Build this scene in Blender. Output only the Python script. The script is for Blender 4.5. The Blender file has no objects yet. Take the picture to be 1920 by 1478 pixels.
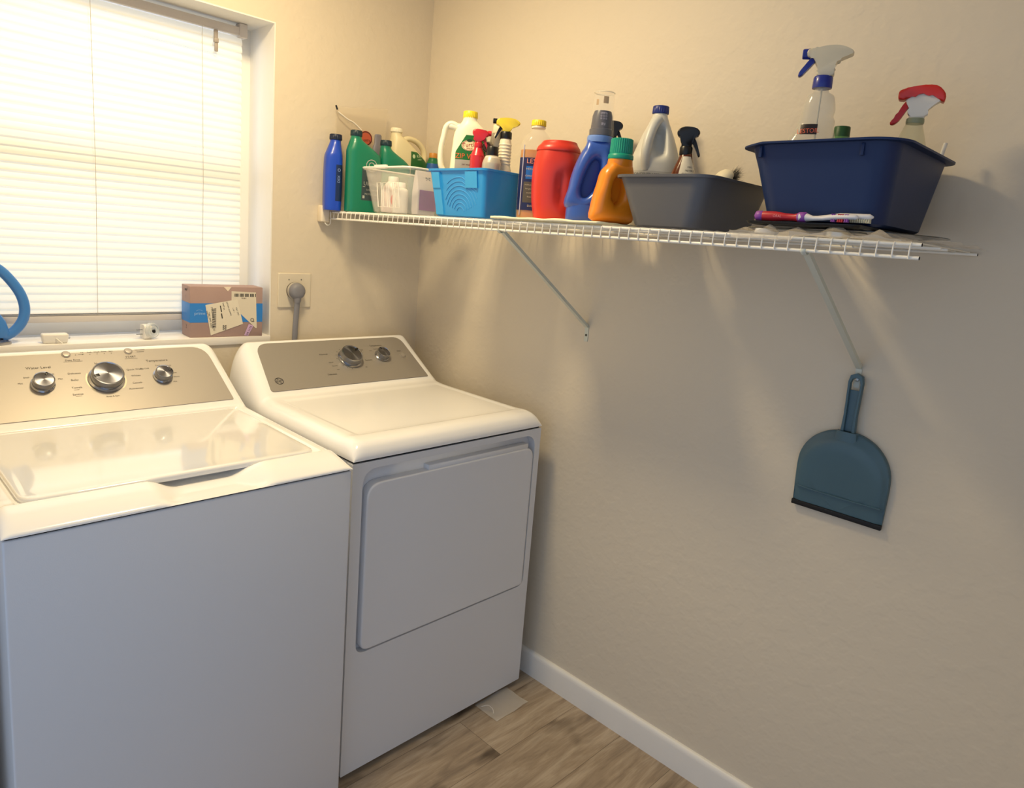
import bpy, bmesh, math, random
from mathutils import Vector, Matrix, noise
random.seed(7)
S = bpy.context.scene
COL = S.collection
PI = math.pi

# ------------------------------------------------------------------ camera, world, lights, exposure
cam = bpy.data.objects.new('camera', bpy.data.cameras.new('camera')); COL.objects.link(cam)
cam.data.sensor_width = 36.0; cam.data.sensor_fit = 'HORIZONTAL'
cam.data.lens = 36.0 * 1321.77 / 1920
cam.data.shift_x = -8.4683 / 1920
cam.data.shift_y = -52.55 / 1920
cam.data.clip_start = 0.02
_y, _p, _r = math.radians(46.3869), math.radians(-10.2095), math.radians(4.7073)
_f = Vector((math.sin(_y) * math.cos(_p), math.cos(_y) * math.cos(_p), math.sin(_p)))
_rt = Vector((math.cos(_y), -math.sin(_y), 0)); _up = _rt.cross(_f)
_r2 = math.cos(_r) * _rt + math.sin(_r) * _up; _u2 = -math.sin(_r) * _rt + math.cos(_r) * _up
cam.matrix_world = Matrix(((_r2.x, _u2.x, -_f.x, -1.6829), (_r2.y, _u2.y, -_f.y, -2.1562), (_r2.z, _u2.z, -_f.z, 1.4596), (0, 0, 0, 1)))
S.camera = cam

w = bpy.data.worlds.new('world'); S.world = w; w.use_nodes = True
w.node_tree.nodes['Background'].inputs[0].default_value = (0.60, 0.75, 1.0, 1)
w.node_tree.nodes['Background'].inputs[1].default_value = 0.88

def lamp(name, kind, loc, energy, color, size=0.1, size_y=None, aim=None):
    l = bpy.data.lights.new(name, kind); l.energy = energy; l.color = color
    if kind == 'AREA':
        l.shape = 'RECTANGLE'; l.size = size; l.size_y = size_y or size
    else:
        l.shadow_soft_size = size
    o = bpy.data.objects.new(name, l); COL.objects.link(o); o.location = loc
    if aim is not None:
        o.rotation_euler = (Vector(aim) - Vector(loc)).to_track_quat('-Z', 'Y').to_euler()
    return o
lamp('ceiling_fixture', 'AREA', (-0.92, -0.70, 2.42), 18, (1.0, 0.80, 0.48), 0.24, 0.24, (-0.92, -0.70, 0))
lamp('ceiling_bulb', 'POINT', (-0.92, -0.70, 2.36), 3, (1.0, 0.76, 0.40), 0.09)
lamp('window_daylight', 'AREA', (-1.15, 0.75, 1.75), 15.5, (0.95, 0.98, 1.0), 1.6, 1.6, (-1.15, 0, 1.55))
S.view_settings.view_transform = 'Standard'; S.view_settings.look = 'None'
S.view_settings.exposure = 0.0; S.view_settings.gamma = 1.0
S.view_settings.use_curve_mapping = False

# ------------------------------------------------------------------ helpers: colour and materials
def lin(h):
    h = h.lstrip('#'); o = []
    for i in (0, 2, 4):
        v = int(h[i:i+2], 16) / 255; o.append(v / 12.92 if v <= 0.04045 else ((v + 0.055) / 1.055) ** 2.4)
    return (*o, 1)
MC = {}
def mat(name, col, rough=0.5, metal=0.0, trans=0.0, alpha=1.0, bump=0.0, bscale=200, coat=0.0, sss=0.0, var=0.0, vscale=12, aniso=0.0, spec=0.5, ior=1.45, bdetail=3):
    if name in MC: return MC[name]
    m = bpy.data.materials.new(name); m.use_nodes = True; nt = m.node_tree; b = nt.nodes['Principled BSDF']
    b.inputs['Base Color'].default_value = lin(col); b.inputs['Roughness'].default_value = rough
    b.inputs['Metallic'].default_value = metal; b.inputs['Transmission Weight'].default_value = trans
    b.inputs['Alpha'].default_value = alpha; b.inputs['Coat Weight'].default_value = coat; b.inputs['Coat Roughness'].default_value = 0.08
    b.inputs['Specular IOR Level'].default_value = spec; b.inputs['IOR'].default_value = ior
    if sss:
        b.inputs['Subsurface Weight'].default_value = sss; b.inputs['Subsurface Radius'].default_value = (0.02, 0.02, 0.02)
    tc = nt.nodes.new('ShaderNodeTexCoord')
    if bump:
        n = nt.nodes.new('ShaderNodeTexNoise'); n.inputs['Scale'].default_value = bscale; n.inputs['Detail'].default_value = bdetail
        nt.links.new(tc.outputs['Object'], n.inputs['Vector'])
        bp = nt.nodes.new('ShaderNodeBump'); bp.inputs['Strength'].default_value = bump; bp.inputs['Distance'].default_value = 0.002
        nt.links.new(n.outputs['Fac'], bp.inputs['Height']); nt.links.new(bp.outputs['Normal'], b.inputs['Normal'])
    if var:
        n2 = nt.nodes.new('ShaderNodeTexNoise'); n2.inputs['Scale'].default_value = vscale; n2.inputs['Detail'].default_value = 4
        nt.links.new(tc.outputs['Object'], n2.inputs['Vector'])
        mx = nt.nodes.new('ShaderNodeMix'); mx.data_type = 'RGBA'
        c = lin(col); mx.inputs['A'].default_value = tuple(max(0, v * (1 - var)) for v in c[:3]) + (1,); mx.inputs['B'].default_value = tuple(min(1, v * (1 + var)) for v in c[:3]) + (1,)
        nt.links.new(n2.outputs['Fac'], mx.inputs['Factor']); nt.links.new(mx.outputs['Result'], b.inputs['Base Color'])
    if aniso:
        b.inputs['Anisotropic'].default_value = aniso
        t = nt.nodes.new('ShaderNodeTangent'); t.direction_type = 'RADIAL'; t.axis = 'Z'; nt.links.new(t.outputs['Tangent'], b.inputs['Tangent'])
    MC[name] = m; return m
def film(name, col, opac, rough=0.15, bump=0.0, bscale=40):
    """thin clear plastic: part transparent, part glossy / diffuse"""
    if name in MC: return MC[name]
    m = mat(name, col, rough, alpha=opac, bump=bump, bscale=bscale)
    return m

def floor_mat():
    m = bpy.data.materials.new('vinyl_plank'); m.use_nodes = True; nt = m.node_tree; b = nt.nodes['Principled BSDF']; N = nt.nodes.new; L = nt.links.new
    tc = N('ShaderNodeTexCoord')
    br = N('ShaderNodeTexBrick'); br.inputs['Scale'].default_value = 1.0; br.inputs['Brick Width'].default_value = 1.22; br.inputs['Row Height'].default_value = 0.178
    br.inputs['Mortar Size'].default_value = 0.0005; br.offset = 0.37; br.inputs['Color1'].default_value = (0, 0, 0, 1); br.inputs['Color2'].default_value = (1, 1, 1, 1); br.inputs['Mortar'].default_value = (0.5, 0.5, 0.5, 1)
    mp0 = N('ShaderNodeMapping'); mp0.inputs['Location'].default_value = (0.35, 0.06, 0); L(tc.outputs['Object'], mp0.inputs['Vector']); L(mp0.outputs['Vector'], br.inputs['Vector'])
    add = N('ShaderNodeVectorMath'); add.operation = 'MULTIPLY_ADD'; add.inputs[1].default_value = (3.7, 1.9, 2.3)
    L(br.outputs['Color'], add.inputs[0]); L(tc.outputs['Object'], add.inputs[2])
    mp = N('ShaderNodeMapping'); mp.inputs['Scale'].default_value = (1.6, 11, 1); L(add.outputs['Vector'], mp.inputs['Vector'])
    n1 = N('ShaderNodeTexNoise'); n1.inputs['Scale'].default_value = 2.4; n1.inputs['Detail'].default_value = 8; n1.inputs['Roughness'].default_value = 0.62; n1.inputs['Distortion'].default_value = 0.8; L(mp.outputs['Vector'], n1.inputs['Vector'])
    r = N('ShaderNodeValToRGB'); L(n1.outputs['Fac'], r.inputs['Fac']); e = r.color_ramp.elements
    e[0].position = 0.22; e[0].color = lin('#7d6d5c'); e[1].position = 0.72; e[1].color = lin('#c3b29c')
    x = r.color_ramp.elements.new(0.48); x.color = lin('#a7947d')
    mp2 = N('ShaderNodeMapping'); mp2.inputs['Scale'].default_value = (3.5, 60, 1); L(add.outputs['Vector'], mp2.inputs['Vector'])
    n2 = N('ShaderNodeTexNoise'); n2.inputs['Scale'].default_value = 4; n2.inputs['Detail'].default_value = 5; L(mp2.outputs['Vector'], n2.inputs['Vector'])
    mx = N('ShaderNodeMix'); mx.data_type = 'RGBA'; mx.blend_type = 'MULTIPLY'; mx.inputs['Factor'].default_value = 0.4
    r2 = N('ShaderNodeValToRGB'); r2.color_ramp.elements[0].position = 0.3; r2.color_ramp.elements[0].color = (0.6, 0.6, 0.6, 1); r2.color_ramp.elements[1].position = 0.6; r2.color_ramp.elements[1].color = (1, 1, 1, 1); L(n2.outputs['Fac'], r2.inputs['Fac'])
    L(r.outputs['Color'], mx.inputs['A']); L(r2.outputs['Color'], mx.inputs['B'])
    # knots
    mp3 = N('ShaderNodeMapping'); mp3.inputs['Scale'].default_value = (2.2, 5.5, 1); L(add.outputs['Vector'], mp3.inputs['Vector'])
    n3 = N('ShaderNodeTexNoise'); n3.inputs['Scale'].default_value = 1.7; n3.inputs['Detail'].default_value = 3; L(mp3.outputs['Vector'], n3.inputs['Vector'])
    r3 = N('ShaderNodeValToRGB'); r3.color_ramp.elements[0].position = 0.31; r3.color_ramp.elements[0].color = lin('#7c7266'); r3.color_ramp.elements[1].position = 0.42; r3.color_ramp.elements[1].color = (1, 1, 1, 1); L(n3.outputs['Fac'], r3.inputs['Fac'])
    mx2 = N('ShaderNodeMix'); mx2.data_type = 'RGBA'; mx2.blend_type = 'MULTIPLY'; mx2.inputs['Factor'].default_value = 0.8; L(mx.outputs['Result'], mx2.inputs['A']); L(r3.outputs['Color'], mx2.inputs['B'])
    mx3 = N('ShaderNodeMix'); mx3.data_type = 'RGBA'; mx3.inputs['B'].default_value = lin('#3a2e24'); L(br.outputs['Fac'], mx3.inputs['Factor']); L(mx2.outputs['Result'], mx3.inputs['A'])
    L(mx3.outputs['Result'], b.inputs['Base Color']); b.inputs['Roughness'].default_value = 0.45
    return m
def wall_mat():
    m = bpy.data.materials.new('wall_paint'); m.use_nodes = True; nt = m.node_tree; b = nt.nodes['Principled BSDF']; N = nt.nodes.new; L = nt.links.new
    b.inputs['Base Color'].default_value = lin('#d9cdb8'); b.inputs['Roughness'].default_value = 0.55; b.inputs['Specular IOR Level'].default_value = 0.3
    tc = N('ShaderNodeTexCoord')
    n1 = N('ShaderNodeTexNoise'); n1.inputs['Scale'].default_value = 90; n1.inputs['Detail'].default_value = 5; n1.inputs['Roughness'].default_value = 0.6; L(tc.outputs['Object'], n1.inputs['Vector'])
    v = N('ShaderNodeTexNoise'); v.inputs['Scale'].default_value = 28; v.inputs['Detail'].default_value = 2; L(tc.outputs['Object'], v.inputs['Vector'])
    r = N('ShaderNodeValToRGB'); r.color_ramp.elements[0].position = 0.45; r.color_ramp.elements[1].position = 0.62; L(v.outputs['Fac'], r.inputs['Fac'])
    mm = N('ShaderNodeMath'); mm.operation = 'MULTIPLY_ADD'; mm.inputs[1].default_value = 0.5; L(n1.outputs['Fac'], mm.inputs[0]); L(r.outputs['Color'], mm.inputs[2])
    bp = N('ShaderNodeBump'); bp.inputs['Strength'].default_value = 0.26; bp.inputs['Distance'].default_value = 0.0016; L(mm.outputs[0], bp.inputs['Height']); L(bp.outputs['Normal'], b.inputs['Normal'])
    return m
def slat_mat():
    m = bpy.data.materials.new('blind_slat'); m.use_nodes = True; nt = m.node_tree; b = nt.nodes['Principled BSDF']; N = nt.nodes.new; L = nt.links.new
    b.inputs['Base Color'].default_value = lin('#f1eee4'); b.inputs['Roughness'].default_value = 0.4
    t = N('ShaderNodeBsdfTranslucent'); t.inputs['Color'].default_value = lin('#fbf6e6')
    mx = N('ShaderNodeMixShader'); mx.inputs[0].default_value = 0.45; L(b.outputs[0], mx.inputs[1]); L(t.outputs[0], mx.inputs[2])
    L(mx.outputs[0], nt.nodes['Material Output'].inputs['Surface'])
    return m

# ------------------------------------------------------------------ helpers: objects
def finish(name, bm, m, parent=None, smooth=True, angle=38, mx=None):
    bmesh.ops.recalc_face_normals(bm, faces=bm.faces)
    me = bpy.data.meshes.new(name); bm.to_mesh(me); bm.free()
    if smooth:
        for p in me.polygons: p.use_smooth = True
        try: me.set_sharp_from_angle(angle=math.radians(angle))
        except Exception: pass
    if m: me.materials.append(m)
    o = bpy.data.objects.new(name, me); COL.objects.link(o)
    if parent is not None: o.parent = parent
    if mx is not None: o.matrix_local = mx
    return o
def thing(name, label, cat, loc=(0, 0, 0), rotz=0, group=None, rot=None):
    o = bpy.data.objects.new(name, None); o.empty_display_size = 0.05; COL.objects.link(o)
    o.location = loc; o.rotation_euler = rot if rot else (0, 0, math.radians(rotz))
    o['label'] = label; o['category'] = cat
    if group: o['group'] = group
    return o
def tag(o, label, cat, group=None):
    o['label'] = label; o['category'] = cat
    if group: o['group'] = group
    return o
def struct(name, bm, m, parent=None, **k):
    o = finish(name, bm, m, parent, **k)
    if parent is None: o['kind'] = 'structure'
    return o
def box(x0, x1, y0, y1, z0, z1, bev=0, seg=2, bm=None):
    b = bmesh.new()
    vs = [b.verts.new((x, y, z)) for x in (x0, x1) for y in (y0, y1) for z in (z0, z1)]
    for f in ((0, 1, 3, 2), (4, 6, 7, 5), (0, 4, 5, 1), (2, 3, 7, 6), (0, 2, 6, 4), (1, 5, 7, 3)): b.faces.new([vs[i] for i in f])
    if bev: bmesh.ops.bevel(b, geom=b.edges[:], offset=bev, segments=seg, profile=0.5, affect='EDGES')
    return join(bm, b) if bm else b
def join(a, b):
    off = {}
    for v in b.verts: off[v] = a.verts.new(v.co)
    for f in b.faces:
        try: a.faces.new([off[v] for v in f.verts])
        except ValueError: pass
    b.free(); return a
def rings(R, cap0=True, cap1=True, closed=False, bm=None):
    b = bmesh.new(); vr = [[b.verts.new(p) for p in r] for r in R]; n = len(R[0])
    last = len(vr) if closed else len(vr) - 1
    for i in range(last):
        a, c = vr[i], vr[(i + 1) % len(vr)]
        for j in range(n):
            k = (j + 1) % n; b.faces.new((a[j], a[k], c[k], c[j]))
    if not closed:
        if cap0: b.faces.new(vr[0][::-1])
        if cap1: b.faces.new(vr[-1])
    return join(bm, b) if bm else b
def sgp(v, p): return math.copysign(abs(v) ** p, v)
def ell(z, cx, cy, rx, ry, p=2.0, n=40):
    return [(cx + rx * sgp(math.cos(t), 2 / p), cy + ry * sgp(math.sin(t), 2 / p), z) for t in (2 * PI * i / n for i in range(n))]
def smooth_secs(secs, k=4):
    """Catmull-Rom in between the given (z,cx,cy,rx,ry,p) sections"""
    out = []
    n = len(secs)
    for i in range(n - 1):
        p0, p1, p2, p3 = secs[max(0, i-1)], secs[i], secs[i+1], secs[min(n-1, i+2)]
        for s in range(k):
            t = s / k; row = []
            for a, b, c, d in zip(p0, p1, p2, p3):
                lo, hi = min(b, c), max(b, c)
                v = 0.5 * ((2*b) + (-a + c)*t + (2*a - 5*b + 4*c - d)*t*t + (-a + 3*b - 3*c + d)*t*t*t)
                row.append(min(hi, max(lo, v)))
            out.append(tuple(row))
    out.append(tuple(secs[-1])); return out
def full(secs): return [tuple(s) if len(s) == 6 else tuple(s) + (2.0,) for s in secs]
def loft(secs, k=4, n=40, bm=None, cap0=True, cap1=True):
    ss = smooth_secs(full(secs), k) if k > 1 else full(secs)
    return rings([ell(*s, n=n) for s in ss], cap0, cap1, bm=bm)
def rrect(z, cx, cy, a, b, r, n=6):
    out = []
    r = min(r, a - 1e-4, b - 1e-4)
    for q, (sx, sy) in enumerate(((1, 1), (-1, 1), (-1, -1), (1, -1))):
        for i in range(n + 1):
            t = (q + i / n) * PI / 2
            out.append((cx + sx * (a - r) + r * math.cos(t), cy + sy * (b - r) + r * math.sin(t), z))
    return out
def lathe(prof, n=32, cx=0, cy=0, bm=None, cap0=True, cap1=True):
    return rings([[(cx + r * math.cos(2*PI*i/n), cy + r * math.sin(2*PI*i/n), z) for i in range(n)] for r, z in prof], cap0, cap1, bm=bm)
def tube(path, rad, n=10, bm=None, closed=False, ry=None, up=None):
    """sweep a circle (or ellipse rad x ry) along path"""
    P = [Vector(p) for p in path]; m = len(P); R = []
    nrm = None
    for i in range(m):
        if closed: t = P[(i+1) % m] - P[i-1]
        else: t = P[min(m-1, i+1)] - P[max(0, i-1)]
        t.normalize()
        if nrm is None:
            a = Vector(up) if up else (Vector((0, 0, 1)) if abs(t.z) < 0.9 else Vector((1, 0, 0)))
            nrm = (a - t * a.dot(t)).normalized()
        else: nrm = (nrm - t * nrm.dot(t)).normalized()
        bi = t.cross(nrm)
        ra = rad[i] if isinstance(rad, (list, tuple)) else rad
        rb = (ry[i] if isinstance(ry, (list, tuple)) else ry) if ry else ra
        R.append([P[i] + nrm * ra * math.cos(2*PI*j/n) + bi * rb * math.sin(2*PI*j/n) for j in range(n)])
    return rings(R, closed=closed, bm=bm)
def spline(pts, k=6):
    P = [Vector(p) for p in pts]; n = len(P); out = []
    for i in range(n - 1):
        a, b, c, d = P[max(0, i-1)], P[i], P[i+1], P[min(n-1, i+2)]
        for s in range(k):
            t = s / k; out.append(0.5 * ((2*b) + (c - a)*t + (2*a - 5*b + 4*c - d)*t*t + (3*b - a - 3*c + d)*t*t*t))
    out.append(P[-1]); return out
def prism(pts, t, bev=0.0, seg=2, frame=None, bm=None, c=0.0):
    """closed 2D outline in local XZ, thickness t along Y (centred at c)"""
    b = bmesh.new()
    v0 = [b.verts.new((x, c - t/2, z)) for x, z in pts]; v1 = [b.verts.new((x, c + t/2, z)) for x, z in pts]
    n = len(pts); b.faces.new(v0); b.faces.new(v1[::-1])
    for i in range(n): b.faces.new((v0[i], v1[i], v1[(i+1) % n], v0[(i+1) % n]))
    if bev:
        es = [e for e in b.edges if abs(e.verts[0].co.y - e.verts[1].co.y) < 1e-6]
        bmesh.ops.bevel(b, geom=es, offset=bev, segments=seg, profile=0.5, affect='EDGES', clamp_overlap=True)
    if frame: b.transform(frame)
    return join(bm, b) if bm else b
def spl2(pts, k=5, closed=True):
    n = len(pts); out = []
    for i in range(n if closed else n - 1):
        g = lambda j: pts[j % n] if closed else pts[max(0, min(n-1, j))]
        a, b, c, d = g(i-1), g(i), g(i+1), g(i+2)
        for s in range(k):
            t = s / k
            out.append(tuple(0.5 * ((2*b[q]) + (c[q]-a[q])*t + (2*a[q]-5*b[q]+4*c[q]-d[q])*t*t + (3*b[q]-a[q]-3*c[q]+d[q])*t*t*t) for q in (0, 1)))
    if not closed: out.append(tuple(pts[-1]))
    return out
def frame(o, ux, uy, uz):
    ux, uy, uz = Vector(ux).normalized(), Vector(uy).normalized(), Vector(uz).normalized()
    return Matrix(((ux.x, uy.x, uz.x, o[0]), (ux.y, uy.y, uz.y, o[1]), (ux.z, uy.z, uz.z, o[2]), (0, 0, 0, 1)))
_txt = {}
def text_bm(items, extrude=0.0):
    """items: (body,u,v,size[,rot deg[,align[,xscale]]]) -> flat letters in XY"""
    out = bmesh.new()
    for it in items:
        body, u, v, size = it[:4]; rot = it[4] if len(it) > 4 else 0; al = it[5] if len(it) > 5 else 'CENTER'; xs = it[6] if len(it) > 6 else 1
        cu = bpy.data.curves.new('t', 'FONT'); cu.body = body; cu.size = size; cu.align_x = al; cu.align_y = 'CENTER'; cu.resolution_u = 2; cu.extrude = extrude
        ob = bpy.data.objects.new('t', cu); COL.objects.link(ob)
        me = bpy.data.meshes.new_from_object(ob)
        bpy.data.objects.remove(ob); bpy.data.curves.remove(cu)
        b = bmesh.new(); b.from_mesh(me); bpy.data.meshes.remove(me)
        b.transform(Matrix.Translation((u, v, 0)) @ Matrix.Rotation(math.radians(rot), 4, 'Z') @ Matrix.Diagonal((xs, 1, 1, 1)))
        join(out, b)
    return out
def sec_at(secs, z):
    for a, b in zip(secs, secs[1:]):
        if a[0] <= z <= b[0] and b[0] > a[0]:
            t = (z - a[0]) / (b[0] - a[0]); return [p + (q - p) * t for p, q in zip(a, b)]
    return list(secs[0] if z < secs[0][0] else secs[-1])
def front_map(secs, k=4, side=-1):
    ss = smooth_secs(full(secs), k)
    def f(u, v, off=0.0006):
        z, cx, cy, rx, ry, p = sec_at(ss, v)
        q = min(0.995, abs((u - cx) / rx)); y = ry * (1 - q ** p) ** (1 / p)
        return Vector((u, cy + side * (y + off), v))
    return f
def wrap(bm, f, off=0.0006):
    for v in bm.verts: v.co = f(v.co.x, v.co.y, off + v.co.z)
    return bm
def patch(f, outline, off=0.0005, n=14, m=10):
    """grid clipped to an outline: outline is function v-> (u0,u1) over [v0,v1]"""
    v0, v1, fn = outline; b = bmesh.new(); G = []
    for j in range(m + 1):
        v = v0 + (v1 - v0) * j / m; a, c = fn(v); G.append([b.verts.new(f(a + (c - a) * i / n, v, off)) for i in range(n + 1)])
    for j in range(m):
        for i in range(n): b.faces.new((G[j][i], G[j][i+1], G[j+1][i+1], G[j+1][i]))
    return b
def disc_uv(cx, cy, rx, ry, n=28):
    b = bmesh.new(); c = b.verts.new((cx, cy, 0)); r = [b.verts.new((cx + rx*math.cos(2*PI*i/n), cy + ry*math.sin(2*PI*i/n), 0)) for i in range(n)]
    for i in range(n): b.faces.new((c, r[i], r[(i+1) % n]))
    return b
def rect_uv(x0, x1, y0, y1, nx=1, ny=1):
    b = bmesh.new(); G = [[b.verts.new((x0+(x1-x0)*i/nx, y0+(y1-y0)*j/ny, 0)) for i in range(nx+1)] for j in range(ny+1)]
    for j in range(ny):
        for i in range(nx): b.faces.new((G[j][i], G[j][i+1], G[j+1][i+1], G[j+1][i]))
    return b
def ring_uv(cx, cy, r0, r1, n=32, ys=1.0, a0=0, a1=2*PI):
    b = bmesh.new(); A = []; B = []
    m = n + 1
    for i in range(m):
        t = a0 + (a1-a0)*i/n; A.append(b.verts.new((cx+r0*math.cos(t), cy+ys*r0*math.sin(t), 0))); B.append(b.verts.new((cx+r1*math.cos(t), cy+ys*r1*math.sin(t), 0)))
    for i in range(n): b.faces.new((A[i], A[i+1], B[i+1], B[i]))
    return b

# shelf height along the wall (the shelf drops a few millimetres towards the corner)
def SZ(y, extra=0.0): return 1.4967 + 0.0056 * (-y) / 1.78 + 0.0058 + extra

# ------------------------------------------------------------------ common materials
M_wall = wall_mat(); M_white_paint = mat('white_paint', '#e9e6df', 0.45, bump=0.1, bscale=60)
M_sill = mat('sill_paint', '#ece9e4', 0.35)
M_ceil = mat('ceiling_paint', '#e6e0d4', 0.8, bump=0.3, bscale=90)
M_enamel = mat('white_enamel', '#f7f6f4', 0.16, coat=0.4, bump=0.02, bscale=300)
M_body = mat('appliance_body', '#dfe0e3', 0.42, bump=0.12, bscale=500)
M_gap = mat('dark_gap', '#101218', 0.8)
M_silver = mat('control_panel_silver', '#aaa39a', 0.42, metal=0.35)
M_letter = mat('panel_lettering', '#37332f', 0.6)
M_chrome = mat('knob_chrome', '#a9acb4', 0.16, metal=1.0)
M_brushed = mat('knob_brushed', '#74757d', 0.32, metal=1.0, aniso=0.85)
M_wire = mat('white_vinyl_wire', '#efebe0', 0.35, coat=0.2)
M_metal = mat('steel', '#9a9c9a', 0.35, metal=1.0)
M_black = mat('black_plastic', '#121214', 0.35)
M_slat = slat_mat()
M_headrail = mat('headrail_metal', '#cfc9c4', 0.4)

# ------------------------------------------------------------------ the setting
WX0, WX1, WZ0, WZ1, WD = -1.500, -0.597, 1.085, 2.043, 0.158   # window opening and recess depth
XL, YF, ZC = -3.1, -3.2, 2.46
b = box(WX1, 0.12, 0, 0.2, 0, ZC); box(XL, WX0, 0, 0.2, 0, ZC, bm=b); box(WX0, WX1, 0, 0.2, 0, WZ0 - 0.024, bm=b); box(WX0, WX1, 0, 0.2, WZ1, ZC, bm=b)
struct('wall_back', b, M_wall, smooth=False)
struct('wall_right', box(0, 0.12, YF, 0, 0, ZC), M_wall, smooth=False)
struct('shading_wall_front', box(-0.95, 0, -2.72, -2.6, 0, ZC), M_wall, smooth=False)  # unseen partial wall, added to keep world light off the lower right wall
struct('wall_left', box(-1.62, -1.507, -0.74, 0, 0, ZC), M_wall, smooth=False)
struct('ceiling', box(XL, 0.12, YF, 0.2, ZC, ZC + 0.08), M_ceil, smooth=False)
struct('floor', box(XL, 0.12, YF, 0.2, -0.06, 0), floor_mat(), smooth=False)
# baseboard with an eased top edge
prof = [(0, 0), (-0.0135, 0), (-0.0135, 0.070), (-0.0125, 0.078), (-0.009, 0.084), (-0.004, 0.0868), (0, 0.0868)]
b = bmesh.new(); A = [b.verts.new((x, 0, z)) for x, z in prof]; B = [b.verts.new((x, YF, z)) for x, z in prof]
for i in range(len(prof)): j = (i+1) % len(prof); b.faces.new((A[i], A[j], B[j], B[i]))
b.faces.new(A); b.faces.new(B[::-1]); struct('baseboard_right', b, M_white_paint, angle=60)
# white returns of the window recess, and the sill board
b = box(WX1 - 0.004, WX1, -0.0015, WD, WZ0, WZ1); box(WX0, WX0 + 0.004, -0.0015, WD, WZ0, WZ1, bm=b); box(WX0 + 0.004, WX1 - 0.004, -0.0015, WD, WZ1 - 0.004, WZ1, bm=b)
struct('trim_1', b, M_white_paint, smooth=False)
b = box(WX0, WX1, -0.006, WD, WZ0 - 0.024, WZ0, 0.002); struct('trim_2', b, M_sill)
# single-hung window: frame, meeting rail, glass
fr = box(WX0, WX0 + 0.045, WD, 0.2, WZ0, WZ1); box(WX1 - 0.045, WX1, WD, 0.2, WZ0, WZ1, bm=fr); box(WX0 + 0.045, WX1 - 0.045, WD, 0.2, WZ0, WZ0 + 0.045, bm=fr)
box(WX0 + 0.045, WX1 - 0.045, WD, 0.2, WZ1 - 0.04, WZ1, bm=fr); box(WX0 + 0.045, WX1 - 0.045, WD, 0.2, 1.558, 1.61, bm=fr)
win = struct('window_1', fr, M_white_paint, smooth=False)
M_glass = mat('window_glass', '#ffffff', 0.02, alpha=0.12)
g = finish('upper_glass', box(WX0 + 0.045, WX1 - 0.045, 0.184, 0.187, 1.61, WZ1 - 0.04), M_glass, win, smooth=False)
g = finish('lower_glass', box(WX0 + 0.045, WX1 - 0.045, 0.174, 0.177, WZ0 + 0.045, 1.558), M_glass, win, smooth=False)

# ------------------------------------------------------------------ blind
BY = 0.112; BX0, BX1 = -1.468, -0.642
t = thing('window_blind', 'white aluminium mini blind closed over the bright window', 'blind', (BX1, BY, WZ1 - 0.004))
mi = Matrix.Translation((-BX1, -BY, -(WZ1 - 0.004)))
hr = box(BX0, BX1, BY - 0.014, BY + 0.014, 2.002, 2.026, 0.002); hr.transform(mi); finish('head_rail', hr, M_headrail, t)
b = box(BX1 - 0.022, BX1 + 0.003, BY - 0.017, BY + 0.016, 1.998, 2.038, 0.002); b.transform(mi); finish('end_bracket', b, M_headrail, t)
sl = bmesh.new(); pitch = 0.0213; z = 1.988; zs = []
while z > 1.146: zs.append(z); z -= pitch
for i, z in enumerate(zs):
    th = math.radians(71 + 3 * math.sin(i * 1.7)); half = 0.0125; rows = []
    for k in range(5):
        s = -half + 2 * half * k / 4; c = 0.0016 * (1 - (s / half) ** 2)
        dy = s * math.cos(th) - c * math.sin(th) ; dz = s * math.sin(th) + c * math.cos(th)
        rows.append((dy, dz))
    sag = 0.0008 * math.sin(i * 2.3)
    V = []
    for (dy, dz) in rows:
        V.append([sl.verts.new((x, BY + dy, z + dz + sag * math.sin((x - BX0) / (BX1 - BX0) * PI * 2))) for x in [BX0 + 0.003 + (BX1 - BX0 - 0.011) * q / 12 for q in range(13)]])
    for r in range(4):
        for q in range(12): sl.faces.new((V[r][q], V[r][q+1], V[r+1][q+1], V[r+1][q]))
sl.transform(mi); finish('slats', sl, M_slat, t, angle=80)
b = box(BX0, BX1 - 0.005, BY - 0.013, BY + 0.013, 1.128, 1.146, 0.003); box(BX0, BX1 - 0.005, BY - 0.011, BY + 0.011, 1.1485, 1.1495, bm=b); box(BX0, BX1 - 0.005, BY - 0.011, BY + 0.011, 1.1525, 1.1535, bm=b)
b.transform(mi); finish('bottom_rail', b, M_headrail, t)
for x in (-1.07, -0.776, -1.37):
    b = tube([(x, BY - 0.0135, 2.003), (x + (0.004 if x > -1.4 else 0), BY - 0.0135, 1.55), (x, BY - 0.0138, 1.148)], 0.0007, 6); b.transform(mi); finish('ladder_cord', b, mat('cord_string', '#b9b2a6', 0.8), t)
tl = box(-0.744, -0.733, BY - 0.024, BY - 0.0145, 1.975, 2.000, 0.002); box(-0.745, -0.731, BY - 0.026, BY - 0.0145, 1.962, 1.976, 0.003, bm=tl); box(-0.742, -0.732, BY - 0.023, BY - 0.0155, 1.938, 1.962, 0.002, bm=tl)
tl.transform(mi); finish('tilter', tl, mat('tilter_grey', '#a39a92', 0.5), t)

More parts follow.
